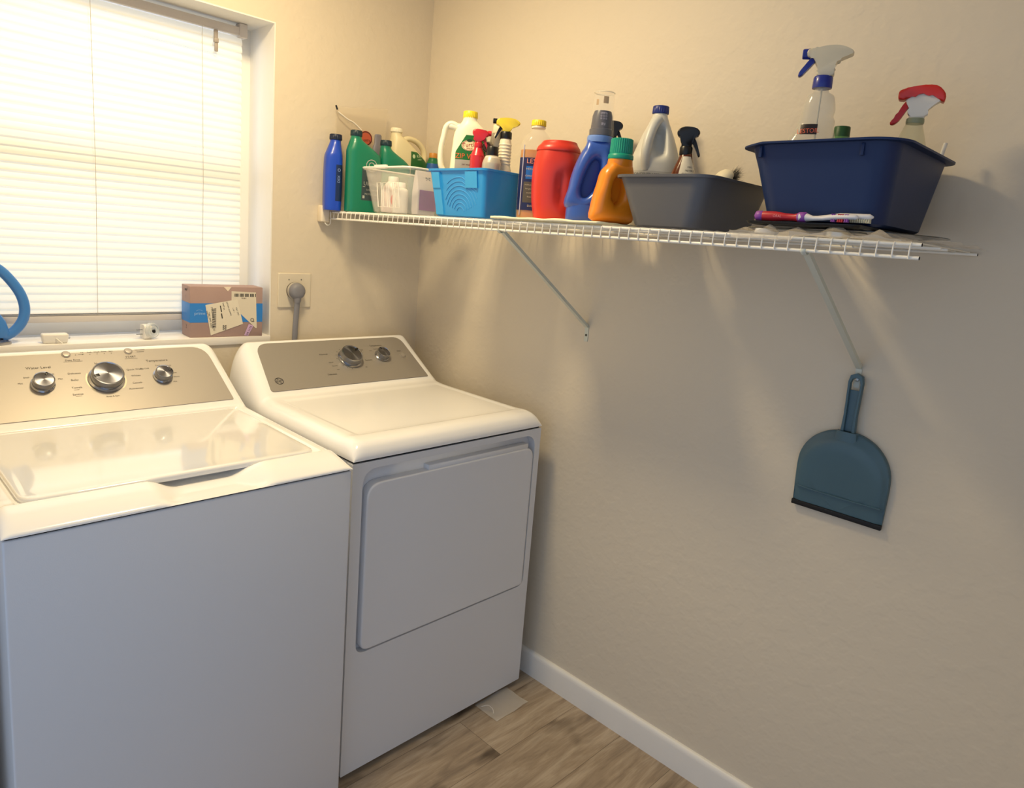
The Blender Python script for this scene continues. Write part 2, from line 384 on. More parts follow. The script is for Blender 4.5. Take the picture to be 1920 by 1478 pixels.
# ------------------------------------------------------------------ washer and dryer
def interp(P, x):
    for (a, za), (c, zc) in zip(P, P[1:]):
        if a <= x <= c: return za + (zc - za) * (x - a) / (c - a)
    return P[0][1] if x < P[0][0] else P[-1][1]
def cap_mesh(xc, hw, prof, zb, r0, r1, zdeck, nx=26, hole=None, dip=None):
    """moulded top and console as a height field; prof: (y,z) front to back"""
    pr = spl2(prof, 6, closed=False); ys = [p[0] for p in pr]; xs = []
    for i in range(nx + 1): xs.append(-1 + (1 - math.cos(i / nx * PI / 2)) * 0.28)
    xs = [x for x in xs] ; mid = [-0.72 + 1.44 * i / 50 for i in range(1, 50)]; X = xs + mid + [-x for x in reversed(xs)]
    b = bmesh.new(); G = []
    for (y, H) in pr:
        row = []; h = max(0, (H - zdeck) / 0.13); r = r0 + (r1 - r0) * h
        for x in X:
            d = (1 - abs(x)) * hw / r; g = 1 if d >= 1 else math.sqrt(max(0, 1 - (1 - d) ** 2.4))
            z = zb + (H - zb) * g
            if dip: z -= dip(xc + x * hw, y)
            row.append(b.verts.new((xc + x * hw, y, max(zb + 0.0004, z))))
        G.append(row)
    for j in range(len(G) - 1):
        for i in range(len(X) - 1): b.faces.new((G[j][i], G[j][i+1], G[j+1][i+1], G[j+1][i]))
    # skirt down to the underside
    def skirt(row, rev):
        low = [b.verts.new((v.co.x, v.co.y, zb)) for v in row]
        for i in range(len(row) - 1):
            f = (row[i], low[i], low[i+1], row[i+1]); b.faces.new(f if not rev else f[::-1])
    skirt(G[0], False); skirt(G[-1], True); skirt([g[0] for g in G], True); skirt([g[-1] for g in G], False)
    return b
def rpoly(pts, r, n=6):
    """round the corners of a polygon; r a number or one per corner"""
    out = []; m = len(pts)
    for i in range(m):
        p, a, c = Vector(pts[i]), Vector(pts[i-1]), Vector(pts[(i+1) % m]); rr = r[i] if isinstance(r, (list, tuple)) else r
        u = (a - p).normalized(); v = (c - p).normalized(); p0 = p + u * rr; p1 = p + v * rr
        for k in range(n + 1):
            t = k / n; q = (1-t)**2 * p0 + 2*t*(1-t) * p + t*t * p1; out.append((q.x, q.y))
    return out
def plate(pts, th, F, bm=None):
    """plate in frame F: outline in its XY, thickness along its Z"""
    b = prism(pts, th, 0.0); # XZ -> XY
    b.transform(Matrix(((1, 0, 0, 0), (0, 0, 1, 0), (0, -1, 0, th / 2), (0, 0, 0, 1)))); b.transform(F)
    return join(bm, b) if bm else b
def knob(parent, F, u, v, r, h, ang, small=False):
    """F panel frame relative to the parent"""
    K = F @ Matrix.Translation((u, v, 0.001))
    n = 48
    body = lathe([(r * 1.12, 0), (r * 1.12, 0.002), (r * 0.98, 0.004), (r, 0.006), (r, h * 0.8), (r * 0.97, h), (r * 0.90, h + 0.0006), (r * 0.86, h - 0.0008)], n)
    k = finish('knob', body, M_chrome, parent, mx=K)
    face = lathe([(r * 0.86, h - 0.0006), (r * 0.5, h - 0.0002), (0.001, h)], n); finish('knob_face', face, M_brushed, k)
    p = prism([(-r*0.10, 0), (r*0.10, 0), (r*0.06, r*0.36), (-r*0.06, r*0.36)], 0.0016, 0.0003)
    p.transform(Matrix(((1, 0, 0, 0), (0, 0, 1, 0), (0, -1, 0, 0), (0, 0, 0, 1))))
    p.transform(Matrix.Rotation(math.radians(ang), 4, 'Z') @ Matrix.Translation((0, r * 0.58, h + 0.0004))); finish('pointer', p, M_black, k)
    return k
def rel(t, M): return Matrix.Translation(-Vector(t.location)) @ M

# ---- washer
wx0, wx1, wyf, wyb = -1.4658, -0.7815, -0.7934, -0.045
wc = (wx0 + wx1) / 2; whw = (wx1 - wx0) / 2
W = thing('washing_machine', 'white top-loading washing machine under the window, left of the dryer', 'washing machine', (wc, wyf, 0.0))
T0 = Matrix.Translation((-wc, -wyf, 0))
b = box(wx0 + 0.002, wx1 - 0.002, wyf + 0.002, wyb, 0.02, 0.8890, 0.004, 3); b.transform(T0); finish('cabinet', b, M_body, W)
b = box(wx0 + 0.006, wx1 - 0.006, wyf + 0.006, wyb - 0.01, 0.8890, 0.8915); b.transform(T0); finish('seam_shade', b, M_gap, W)  # near-black slab, its colour stands in for the shade inside the seam
for sx in (-1, 1):
    for yy in (wyf + 0.06, wyb - 0.06): bb = lathe([(0.02, 0), (0.02, 0.012), (0.012, 0.014), (0.012, 0.0205)], 16, wc + sx * 0.29, yy); bb.transform(T0); finish('levelling_foot', bb, M_black, W)
def sm(a, c, x): t_ = min(1, max(0, (x - a) / (c - a))); return t_ * t_ * (3 - 2 * t_)
def wdip(x, y):
    a = sm(-1.215, -1.150, x) * (1 - sm(-1.045, -0.965, x)); fy = (0.45 + 0.55 * sm(-0.7934, -0.770, y)) * (1 - sm(-0.672, -0.66, y))
    lidwell = sm(-1.428, -1.424, x) * (1 - sm(-0.822, -0.818, x)) * sm(-0.712, -0.708, y) * (1 - sm(-0.256, -0.252, y))
    return max(0.0235 * a * fy, 0.007 * lidwell)
wprof = [(wyf, 0.893), (wyf + 0.001, 0.897), (wyf + 0.006, 0.901), (wyf + 0.02, 0.9065), (-0.75, 0.9145), (-0.726, 0.9205), (-0.712, 0.9225), (-0.70, 0.9205), (-0.68, 0.921), (-0.66, 0.921), (-0.60, 0.922), (-0.45, 0.924), (-0.30, 0.927), (-0.262, 0.9285), (-0.248, 0.932), (-0.232, 0.944), (-0.20, 0.9705), (-0.155, 1.0104), (-0.11, 1.050), (-0.084, 1.073), (-0.074, 1.0795), (-0.062, 1.0795), (-0.053, 1.072), (-0.048, 1.05), (-0.0455, 0.93)]
b = cap_mesh(wc, whw, wprof, 0.893, 0.026, 0.058, 0.925, dip=wdip); b.transform(T0); finish('top_cover', b, M_enamel, W, angle=60)
# lid
lidp = rpoly([(-1.420, -0.704), (-0.828, -0.704), (-0.828, -0.262), (-1.420, -0.262)], [0.035, 0.03, 0.025, 0.025])
b = bmesh.new()
zt = lambda y: 0.9235 + 0.006 * (y + 0.704) / 0.44
R = []
cxl, cyl = -1.124, -0.483
def sc(k, dz): return [(cxl + (x - cxl) * (1 - k / 0.29), cyl + (y - cyl) * (1 - k / 0.22), zt(y) + dz) for x, y in lidp]
lid = rings([sc(0.006, -0.0135), sc(0.001, -0.012), sc(0.0, -0.004), sc(0.0012, -0.001), sc(0.004, 0.0), sc(0.012, 0.0006), sc(0.02, 0.0002), sc(0.05, 0.0)])
lid.transform(T0); finish('lid', lid, mat('lid_gloss', '#f0efec', 0.06, coat=1.0), W, angle=50)
# panel
s0, s1 = Vector((0, -0.235, 0.9425)), Vector((0, -0.08, 1.0795))
F = frame((wc, -0.235, 0.9415), (1, 0, 0), s1 - s0, Vector((0, -(s1 - s0).z, (s1 - s0).y)))
pan = rpoly([(-0.305, 0.004), (0.305, 0.004), (0.279, 0.2), (-0.279, 0.2)], [0.004, 0.004, 0.045, 0.045])
FW = T0 @ F
b = plate(pan, 0.003, FW @ Matrix.Translation((0, 0, -0.001))); finish('control_panel', b, M_silver, W)
FP = FW @ Matrix.Translation((0, 0, 0.002))
knob(W, FP, wc * 0 - 0.140, 0.105, 0.0235, 0.023, -25); knob(W, FP, 0.001, 0.107, 0.038, 0.027, 100); knob(W, FP, 0.139, 0.103, 0.0225, 0.022, -75)
# chrome arcs by the centre knob
for a0, a1 in ((150, 225), (-45, 30)):
    ar = ring_uv(0.001, 0.107, 0.0445, 0.047, 16, 1, math.radians(a0), math.radians(a1)); ar.transform(FP @ Matrix.Translation((0, 0, 0.0004))); finish('dial_arc', ar, mat('arc_bright', '#efe9c8', 0.25, metal=0.4), W)
for u in (-0.073, 0.074):
    bt = lathe([(0.0105, 0), (0.0105, 0.0012), (0.0092, 0.002), (0.0088, 0.0012), (0.0084, 0.0014), (0.008, 0.0036), (0.004, 0.004), (0.0005, 0.004)], 28); finish('button', bt, mat('button_grey', '#b3aca4', 0.35, metal=0.3), W, mx=FP @ Matrix.Translation((u, 0.1955 - 0.0, 0)))
tx = [('Water Level', -0.140, 0.158, 0.0105), ('Medium', -0.140, 0.138, 0.0062), ('Small', -0.170, 0.130, 0.006), ('Large', -0.117, 0.136, 0.006), ('Mini', -0.185, 0.113, 0.006), ('Max', -0.100, 0.119, 0.0065),
      ('Normal', -0.002, 0.160, 0.0085), ('Quick Wash', 0.075, 0.133, 0.0078), ('Whites', 0.073, 0.112, 0.0078), ('Casuals', 0.071, 0.088, 0.0078), ('Activewear', 0.064, 0.070, 0.0078), ('Delicates', -0.067, 0.133, 0.0078), ('Bulky', -0.070, 0.112, 0.0078),
      ('Towels', -0.070, 0.088, 0.0078), ('Sanitize', -0.072, 0.067, 0.0078), ('Rinse & Spin', 0.004, 0.052, 0.006),
      ('Temperature', 0.138, 0.158, 0.0105), ('Cool', 0.135, 0.141, 0.006), ('Tap Cold', 0.100, 0.133, 0.0058), ('Cold', 0.164, 0.138, 0.006), ('Warm', 0.170, 0.112, 0.0062), ('Warm', 0.174, 0.098, 0.006), ('Hot', 0.166, 0.082, 0.0062),
      ('Deep Rinse', -0.062, 0.176, 0.0072), ('START', 0.076, 0.176, 0.0088), ('Fill', -0.036, 0.199, 0.0058), ('Soak', -0.019, 0.199, 0.0058), ('Wash', -0.002, 0.199, 0.0058), ('Rinse', 0.015, 0.199, 0.0058), ('Spin', 0.032, 0.199, 0.0058), ('Lid Locked', 0.104, 0.199, 0.0055), ('Control', 0.104, 0.192, 0.0055)]
tb = text_bm(tx)
for u in (-0.052, -0.036, -0.019, -0.002, 0.015, 0.032): join(tb, disc_uv(u, 0.192, 0.0011, 0.0011, 10))
for (a, c, v) in ((-0.083, -0.040, 0.171), (0.060, 0.092, 0.170), (-0.078, -0.066, 0.081), (-0.078, -0.064, 0.061), (-0.046, -0.032, 0.193)): join(tb, rect_uv(a, c, v, v + 0.0007))
tb.transform(FP @ Matrix.Translation((0, 0, 0.0004))); finish('panel_lettering', tb, M_letter, W, smooth=False)

# ---- dryer
dx0, dx1, dyf, dyb = -0.7549, -0.0738, -0.7538, -0.045
dc = (dx0 + dx1) / 2; dhw = (dx1 - dx0) / 2
D = thing('clothes_dryer', 'white front-loading dryer with grey console between the washer and the right wall', 'clothes dryer', (dc, dyf, 0.0))
T1 = Matrix.Translation((-dc, -dyf, 0))
# cabinet with a recess in the front: front face as a ring around the door
b = box(dx0 + 0.002, dx1 - 0.002, dyf + 0.028, dyb, 0.018, 0.887, 0.003, 2)
hole = rpoly([(-0.725, 0.364), (-0.097, 0.364), (-0.097, 0.868), (-0.725, 0.868)], [0.03, 0.03, 0.045, 0.045], 8)
outer = rpoly([(dx0, 0.018), (dx1, 0.018), (dx1, 0.887), (dx0, 0.887)], 0.003, 8)
def stitch(o, h, y0, y1, bm):
    c = bmesh.new(); n = len(o)
    O = [[c.verts.new((x, y, z)) for x, z in o] for y in (y0, y1)]; H = [[c.verts.new((x, y, z)) for x, z in h] for y in (y0, y1)]
    H2 = [c.verts.new(((x - (-0.411)) * 0.988 - 0.411, y0, (z - 0.616) * 0.985 + 0.616)) for x, z in h]
    for i in range(n):
        j = (i + 1) % n
        c.faces.new((O[0][i], O[0][j], H[0][j], H[0][i])); c.faces.new((O[1][i], O[1][j], O[0][j], O[0][i])); c.faces.new((H[0][i], H[0][j], H[1][j], H[1][i]))
    for v in H2: c.verts.remove(v)
    return join(bm, c)
stitch(outer, hole, dyf + 0.002, dyf + 0.0275, b)
b.transform(T1); finish('cabinet', b, M_body, D, angle=30)
for sx in (-1, 1):
    for yy in (dyf + 0.06, dyb - 0.06): bb = lathe([(0.02, 0), (0.02, 0.012), (0.012, 0.014), (0.012, 0.0185)], 16, dc + sx * 0.29, yy); bb.transform(T1); finish('levelling_foot', bb, M_black, D)
b = box(dx0 + 0.005, dx1 - 0.005, dyf + 0.008, dyb - 0.01, 0.887, 0.8915); b.transform(T1); finish('seam_shade', b, M_gap, D)  # dark fill paints the shade under the dryer's top cover
dprof = [(dyf, 0.893), (dyf + 0.0008, 0.903), (dyf + 0.005, 0.914), (dyf + 0.014, 0.926), (dyf + 0.028, 0.934), (dyf + 0.045, 0.9375), (-0.69, 0.938), (-0.66, 0.936), (-0.60, 0.936), (-0.45, 0.937), (-0.32, 0.938), (-0.27, 0.941), (-0.250, 0.946), (-0.238, 0.9545), (-0.20, 0.983), (-0.155, 1.0165), (-0.11, 1.0503), (-0.084, 1.070), (-0.074, 1.0765), (-0.062, 1.0765), (-0.053, 1.069), (-0.048, 1.05), (-0.0455, 0.93)]
def ddip(x, y):  # shallow pressed field in the top
    a = sm(dx0 + 0.055, dx0 + 0.062, x) * (1 - sm(dx1 - 0.052, dx1 - 0.045, x)) * sm(-0.688, -0.680, y) * (1 - sm(-0.292, -0.285, y))
    return 0.0022 * a
b = cap_mesh(dc, dhw, dprof, 0.893, 0.040, 0.056, 0.937, dip=ddip); b.transform(T1); finish('top_cover', b, M_enamel, D, angle=60)
# door: raised pan with rounded edge, recessed channel behind its top edge, finger lip
dp = rpoly([(-0.7115, 0.369), (-0.1035, 0.369), (-0.1035, 0.829), (-0.7115, 0.829)], [0.028, 0.006, 0.035, 0.045], 8)
def ds(k, y): return [((x + 0.4075) * (1 - k / 0.304) - 0.4075, y, (z - 0.599) * (1 - k / 0.23) + 0.599) for x, z in dp]
b = rings([ds(0.002, dyf + 0.0275), ds(0.0, dyf + 0.026), ds(0.0, dyf + 0.003), ds(0.0012, dyf - 0.0003), ds(0.0035, dyf - 0.0012), ds(0.007, dyf - 0.001), ds(0.05, dyf - 0.001)])
b.transform(T1); door = finish('door', b, mat('door_white', '#e1e2e5', 0.34, bump=0.1, bscale=500), D, angle=50)
b = box(-0.515, -0.125, dyf + 0.003, dyf + 0.0275, 0.828, 0.843, 0.002); b.transform(T1); finish('finger_lip', b, M_body, D)
for z in (0.79, 0.60, 0.42):
    b = lathe([(0.004, 0), (0.004, 0.002), (0.001, 0.003)], 14); finish('hinge_screw', b, M_black, D, mx=rel(D, Matrix.Translation((-0.7185, dyf + 0.027, z)) @ Matrix.Rotation(PI/2, 4, 'X')))
s0, s1 = Vector((0, -0.240, 0.953)), Vector((0, -0.08, 1.073))
F = frame((dc, -0.240, 0.9535), (1, 0, 0), s1 - s0, Vector((0, -(s1 - s0).z, (s1 - s0).y))); FD = T1 @ F
pan = rpoly([(-0.294, 0.002), (0.294, 0.002), (0.272, 0.197), (-0.272, 0.197)], [0.012, 0.004, 0.035, 0.04])
b = plate(pan, 0.003, FD @ Matrix.Translation((0, 0, -0.0005))); finish('control_panel', b, mat('dryer_panel_grey', '#a09a92', 0.42, metal=0.35), D)
FQ = FD @ Matrix.Translation((0, 0, 0.0025))
knob(D, FQ, 0.024, 0.109, 0.0375, 0.026, -55); knob(D, FQ, 0.153, 0.110, 0.0235, 0.022, 20)
bt = lathe([(0.0115, 0), (0.0115, 0.001), (0.0102, 0.0016), (0.0098, 0.0008), (0.0094, 0.001), (0.009, 0.003), (0.004, 0.0034), (0.0005, 0.0034)], 28); finish('button', bt, mat('dryer_button', '#a8a29a', 0.35, metal=0.3), D, mx=FQ @ Matrix.Translation((0.240, 0.107, 0)))
tb = text_bm([('Normal', -0.063, 0.135, 0.0095), ('Casual', -0.052, 0.098, 0.006), ('Delicates', -0.070, 0.048, 0.0088), ('Timed', 0.082, 0.144, 0.008), ('Cottons', 0.092, 0.096, 0.0085), ('Temperature', 0.152, 0.160, 0.0092), ('Medium', 0.146, 0.144, 0.006), ('Low', 0.120, 0.138, 0.006), ('Start', 0.235, 0.128, 0.0085), ('More Dry', -0.045, 0.082, 0.0055), ('60', 0.068, 0.066, 0.007), ('Less', -0.040, 0.066, 0.0055)])
for k in range(9):
    a = math.radians(95 + k * 20); r0 = 0.047
    join(tb, disc_uv(0.024 + r0 * math.cos(a), 0.109 + r0 * math.sin(a), 0.0014, 0.0014, 8))
tb.transform(FQ @ Matrix.Translation((0, 0, 0.0004))); finish('panel_lettering', tb, M_letter, D, smooth=False)
em = ring_uv(-0.255, 0.040, 0.0115, 0.0135, 40); join(em, text_bm([('G', -0.2592, 0.040, 0.0135), ('E', -0.2512, 0.0395, 0.0125)]))
for k in range(4):
    a = k * PI / 2 + 0.3; join(em, ring_uv(-0.255 + 0.0092 * math.cos(a), 0.040 + 0.0092 * math.sin(a), 0.0018, 0.0028, 12))
em.transform(FQ @ Matrix.Translation((0, 0, 0.0005))); finish('maker_emblem', em, mat('emblem_dark', '#2f2e33', 0.4), D, smooth=False)

# ------------------------------------------------------------------ outlet and plug
P = thing('wall_outlet', 'square white heavy-duty wall outlet plate beside the window', 'outlet', (-0.515, 0, 1.232))
b = rings([[(x, y, z) for x, z in rpoly([(-a, -c), (a, -c), (a, c), (-a, c)], 0.003, 3)] for a, c, y in ((0.059, 0.057, 0.0), (0.059, 0.057, -0.003), (0.0565, 0.0545, -0.006), (0.053, 0.051, -0.0062))])
finish('cover_plate', b, mat('outlet_ivory', '#d6ccb8', 0.4), P)
b = lathe([(0.028, 0.0), (0.028, 0.003), (0.026, 0.004)], 32); finish('socket', b, mat('socket_dark', '#6d655c', 0.5), P, mx=Matrix.Translation((-0.003, -0.006, 0.0)) @ Matrix.Rotation(PI/2, 4, 'X'))
for x in (-0.022, 0.022):
    b = lathe([(0.0025, 0.0), (0.002, 0.001)], 10); finish('plate_screw', b, M_metal, P, mx=Matrix.Translation((x, -0.0061, 0.036)) @ Matrix.Rotation(PI/2, 4, 'X'))
Q = thing('power_plug', 'grey round dryer plug with a flat cord hanging down from the outlet', 'plug', (-0.518, -0.0105, 1.232))
M_cord = mat('grey_rubber', '#7f7f86', 0.45)
b = lathe([(0.0265, 0), (0.0275, 0.006), (0.027, 0.018), (0.0245, 0.026), (0.018, 0.031), (0.008, 0.033), (0.001, 0.0333)], 36)
finish('plug_body', b, M_cord, Q, mx=Matrix.Rotation(PI/2, 4, 'X'))
b = lathe([(0.0272, 0), (0.0285, 0.003), (0.0285, 0.010), (0.0276, 0.012)], 36, cap0=False, cap1=False); finish('plug_rim', b, mat('plug_face', '#b5b0a8', 0.35), Q, mx=Matrix.Rotation(PI/2, 4, 'X'))
b = tube(spline([(0.000, -0.018, -0.018), (0.0, -0.0185, -0.034), (-0.001, -0.0175, -0.06), (-0.004, -0.0165, -0.12), (-0.005, -0.0165, -0.2), (-0.005, -0.0165, -0.5)], 5), 0.0098, 14, ry=0.0055, up=(1, 0, 0))
finish('cord', b, M_cord, Q)
b = tube([(0.0, -0.018, -0.014), (0, -0.0183, -0.030), (0.0, -0.018, -0.038)], [0.013, 0.0125, 0.0105], 16, ry=[0.012, 0.010, 0.008], up=(1, 0, 0)); finish('strain_relief', b, M_cord, Q)

# ------------------------------------------------------------------ things on the sill
ZS = WZ0
B = thing('cardboard_box', 'small cardboard parcel with blue tape and a shipping label on the sill', 'box', (-0.7325, 0.044, ZS), -5)
M_card = mat('cardboard', '#a58c86', 0.8, bump=0.1, bscale=150, var=0.08)
bw, bd, bh = 0.1100, 0.041, 0.156
b = box(-bw, bw, -bd, bd, 0, bh, 0.0015, 2)
for v in b.verts:
    if v.co.z > bh - 0.003: v.co.z += 0.003 * math.cos(v.co.x * 9) - 0.002
finish('carton', b, M_card, B)
def tape_band(a, bb_, z0, z1, e): return rings([rrect(z0, 0, 0, a + e, bb_ + e, 0.002, 2), rrect(z1, 0, 0, a + e, bb_ + e, 0.002, 2)], False, False)
finish('blue_tape', tape_band(bw, bd, 0.046, 0.105, 0.0006), mat('tape_blue', '#2f7fcf', 0.45), B, angle=30)
FR = frame((0, -bd - 0.0011, 0), (1, 0, 0), (0, 0, 1), (0, -1, 0))
lab = plate(rpoly([(-0.050, 0.006), (0.048, 0.040), (0.030, 0.118), (-0.066, 0.100)], 0.001, 1), 0.0004, FR)
finish('shipping_label', lab, mat('paper', '#ddd5c2', 0.7), B, smooth=False)
lab2 = plate([(0.012, 0.143), (0.012, 0.10), (0.088, 0.026), (0.092, 0.026), (0.088, 0.140)], 0.0003, FR @ Matrix.Translation((0, 0, -0.0004))); join(lab2, bmesh.new())
finish('address_label', lab2, mat('paper_two', '#d6cdba', 0.7), B, smooth=False)
ink = text_bm([('TRK 4093 1002', -0.052, 0.054, 0.0075, -80), ('SHIP TO:', -0.060, 0.07, 0.0065, -80), ('FL 33', -0.041, 0.028, 0.008, -80), ('UNIT 2A', -0.012, 0.096, 0.006, -80), ('RETURN ADDRESS', 0.004, 0.088, 0.0055, -72), ('1 OF 1', 0.018, 0.084, 0.0055, -72), ('9261 2902', 0.030, 0.08, 0.0062, -72), ('PRIORITY', -0.045, 0.075, 0.0085, -80)])
for k in range(26):
    x = -0.028 + 0.0006; wv = 0.0006 + 0.0005 * ((k * 7) % 3); u = -0.0435; v = 0.028 + k * 0.0024
    r = rect_uv(-0.006, 0.006, 0, wv); r.transform(Matrix.Translation((-0.040 + k * 0.0004 * 0, v, 0)) @ Matrix.Rotation(math.radians(10), 4, 'Z')); join(ink, r)
for (u, v, a, c) in ((-0.020, 0.088, 0.0016, 0.010), (-0.017, 0.066, 0.0016, 0.008)):
    r = rect_uv(-a, a, -c, c); r.transform(Matrix.Translation((u, v, 0)) @ Matrix.Rotation(math.radians(10), 4, 'Z')); join(ink, r)
for k in range(14):
    r = rect_uv(0, 0.004 + 0.001 * (k % 3), 0, 0.0012); r.transform(Matrix.Translation((-0.014 + (k % 2) * 0.006, 0.022 + 0.0022 * (k // 2), 0)) @ Matrix.Rotation(math.radians(10), 4, 'Z')); join(ink, r)
for k in range(22):
    if k % 5: join(ink, rect_uv(0.018 + k * 0.0032, 0.0202 + k * 0.0032, 0.126, 0.136))
join(ink, text_bm([('RUSH', 0.05, 0.121, 0.006), ('Q', 0.077, 0.052, 0.016, 20)]))
ink.transform(FR @ Matrix.Translation((0, 0, 0.0007))); finish('label_printing', ink, mat('ink', '#3a3734', 0.6), B, smooth=False)
st = plate([(0.052, 0.004), (0.064, 0.001), (0.081, 0.034), (0.066, 0.040)], 0.0003, FR @ Matrix.Translation((0, 0, 0.0006))); finish('lilac_sticker', st, mat('sticker_lilac', '#c9a9cf', 0.6), B, smooth=False)
st = text_bm([('VA 1175', 0.067, 0.018, 0.0095, 63)]); st.transform(FR @ Matrix.Translation((0, 0, 0.0012))); finish('sticker_printing', st, mat('ink_two', '#40303f', 0.6), B, smooth=False)
fl = bmesh.new(); join(fl, rect_uv(0.052, 0.096, 0.018, 0.0195)); join(fl, rect_uv(0.0945, 0.096, 0.018, 0.052)); join(fl, text_bm([('amazon prime', -0.083, 0.073, 0.0125, 0, 'CENTER')]));
fl2 = bmesh.new()
FR2 = frame((-bw - 0.0011, 0, 0), (0, -1, 0), (0, 0, 1), (-1, 0, 0))
cm = bmesh.new(); join(cm, rect_uv(0.044 - 0.05, 0.012, 0.140, 0.146)); join(cm, text_bm([('11', 0.018, 0.146, 0.013), ('Z', 0.008, 0.030, 0.014), ('/', 0.004, 0.122, 0.013)])); cm.transform(FR2); finish('carton_marks', cm, mat('ink_three', '#3b2f2a', 0.6), B, smooth=False)
fl.free()
tm = text_bm([('prime', -0.082, 0.074, 0.0135)]); join(tm, ring_uv(-0.083, 0.078, 0.0105, 0.0115, 12, 0.6, 0.6, 2.6)); tm.transform(FR @ Matrix.Translation((0, 0, 0.0001))); finish('tape_lettering', tm, mat('tape_ink', '#9fc4ea', 0.5), B, smooth=False)
vt = plate([(-0.012, bh + 0.0), (0.012, bh + 0.0), (0.001, bh - 0.014)], 0.0003, FR @ Matrix.Translation((0, 0, -0.0006))); finish('thumb_notch', vt, mat('notch_light', '#e8d8c4', 0.7), B, smooth=False)

C = thing('plug_adapter', 'flat white oblong plug adapter lying on the sill', 'adapter', (-1.196, 0.022, ZS), -3)
M_wp = mat('white_plastic', '#e6e3dc', 0.35)
b = box(-0.030, 0.032, -0.014, 0.014, 0, 0.026, 0.005, 3)
for v in b.verts:
    if v.co.z < 0.008: v.co.x *= 0.92; v.co.y *= 0.9
finish('housing', b, M_wp, C)
b = tube(spline([(0.002, -0.0135, 0.014), (0.006, -0.020, 0.010), (0.014, -0.024, 0.002)], 4), 0.0017, 8); finish('cable_stub', b, M_wp, C)
b = tube([(0.031, 0.003, 0.014), (0.037, 0.003, 0.014), (0.037, 0.006, 0.010), (0.032, 0.006, 0.010)], 0.0008, 6); finish('prong', b, M_metal, C)

C = thing('night_light', 'white plug-in night light with a clear round lens on the sill', 'night light', (-0.957, 0.030, ZS), 0)
b = rings([[(x, y, z) for y, z in rpoly([(-0.019, 0.0), (0.019, 0.0), (0.019, 0.042), (-0.019, 0.042)], 0.010, 5)] for x in (-0.017, -0.015, 0.001, 0.003)])
finish('housing', b, M_wp, C)
ln = lathe([(0.0225, 0.0), (0.0235, 0.004), (0.0215, 0.012), (0.018, 0.014), (0.0175, 0.010), (0.013, 0.010), (0.012, 0.013), (0.008, 0.013), (0.0075, 0.009), (0.0005, 0.009)], 32)
finish('lens', ln, film('clear_lens', '#dfe6ea', 0.45, 0.08), C, mx=Matrix.Translation((0.003, -0.006, 0.024)) @ Matrix.Rotation(math.radians(-50), 4, 'Z') @ Matrix.Rotation(math.radians(78), 4, 'Y') @ Matrix.Rotation(math.radians(12), 4, 'X'))
finish('sensor', lathe([(0.0058, 0.0), (0.0058, 0.0045), (0.003, 0.006), (0.0004, 0.0062)], 20), M_black, C, mx=Matrix.Translation((0.0085, -0.0125, 0.022)) @ Matrix.Rotation(math.radians(-50), 4, 'Z') @ Matrix.Rotation(math.radians(78), 4, 'Y'))
for z in (0.013, 0.026): finish('prong', box(-0.033, -0.0165, -0.0035, 0.0035, z, z + 0.0016), M_metal, C, smooth=False)

C = thing('steam_iron', 'blue iron-like tool with open loop handle and silver base at the left photo edge', 'iron', (-1.335, 0.035, ZS))
M_blue_i = mat('iron_blue', '#3f7fcc', 0.32, coat=0.2)
b = rings([[(x * k + ox, y * k, z) for x, y in rpoly([(-0.085, -0.022), (0.02, -0.027), (0.047, -0.008), (0.047, 0.008), (0.02, 0.027), (-0.085, 0.022)], 0.008, 4)] for k, z, ox in ((0.98, 0.0, 0), (1.0, 0.004, 0), (0.98, 0.008, 0), (0.80, 0.013, -0.008), (0.7, 0.018, -0.01))])
finish('sole_plate', b, mat('sole_silver', '#a9aab0', 0.25, metal=0.9), C)
b = rings([ell(z, cx, 0, rx, ry, 2.4, 28) for z, cx, rx, ry in ((0.018, -0.012, 0.052, 0.018), (0.03, -0.010, 0.054, 0.021), (0.06, -0.014, 0.050, 0.021), (0.09, -0.024, 0.042, 0.019), (0.12, -0.034, 0.034, 0.016), (0.145, -0.042, 0.028, 0.013))])
finish('tank', b, M_blue_i, C, angle=60)
hp = spline([(-0.052, 0, 0.143), (-0.040, 0, 0.185), (-0.012, 0, 0.208), (0.022, 0, 0.196), (0.048, 0, 0.168), (0.070, 0, 0.130), (0.078, 0, 0.093), (0.072, 0, 0.060), (0.052, 0, 0.032), (0.026, 0, 0.018)], 6)
b = tube(hp, 0.0095, 14, ry=0.0125, up=(0, 1, 0)); finish('loop_handle', b, M_blue_i, C, angle=60)

# ------------------------------------------------------------------ wire shelf
y_end = 0.0447; SY0, SY1 = -0.014, -0.0447 - 0.0254 * 69.6
def wz(y): return 1.4967 + 0.0056 * (-y) / 1.78
sh = thing('wire_shelf', 'long white ventilated wire shelf on the right wall', 'shelf', (0, SY0, wz(SY0)))
Ts = Matrix.Translation(-Vector(sh.location))
def rod(name, x, dz, r, y0=SY0, y1=SY1):
    b = tube([(x, y0, wz(y0) + dz), (x, (y0+y1)/2, wz((y0+y1)/2) + dz), (x, y1, wz(y1) + dz)], r, 12); b.transform(Ts); return finish(name, b, M_wire, sh)
rod('front_rod', -0.396, 0, 0.0032); rod('lip_rod', -0.3985, -0.0215, 0.0032); rod('back_rod', -0.008, 0, 0.0030)
rod('support_rod', -0.235, -0.0005, 0.0028); rod('support_rod', -0.280, -0.0005, 0.0028)
b = bmesh.new()
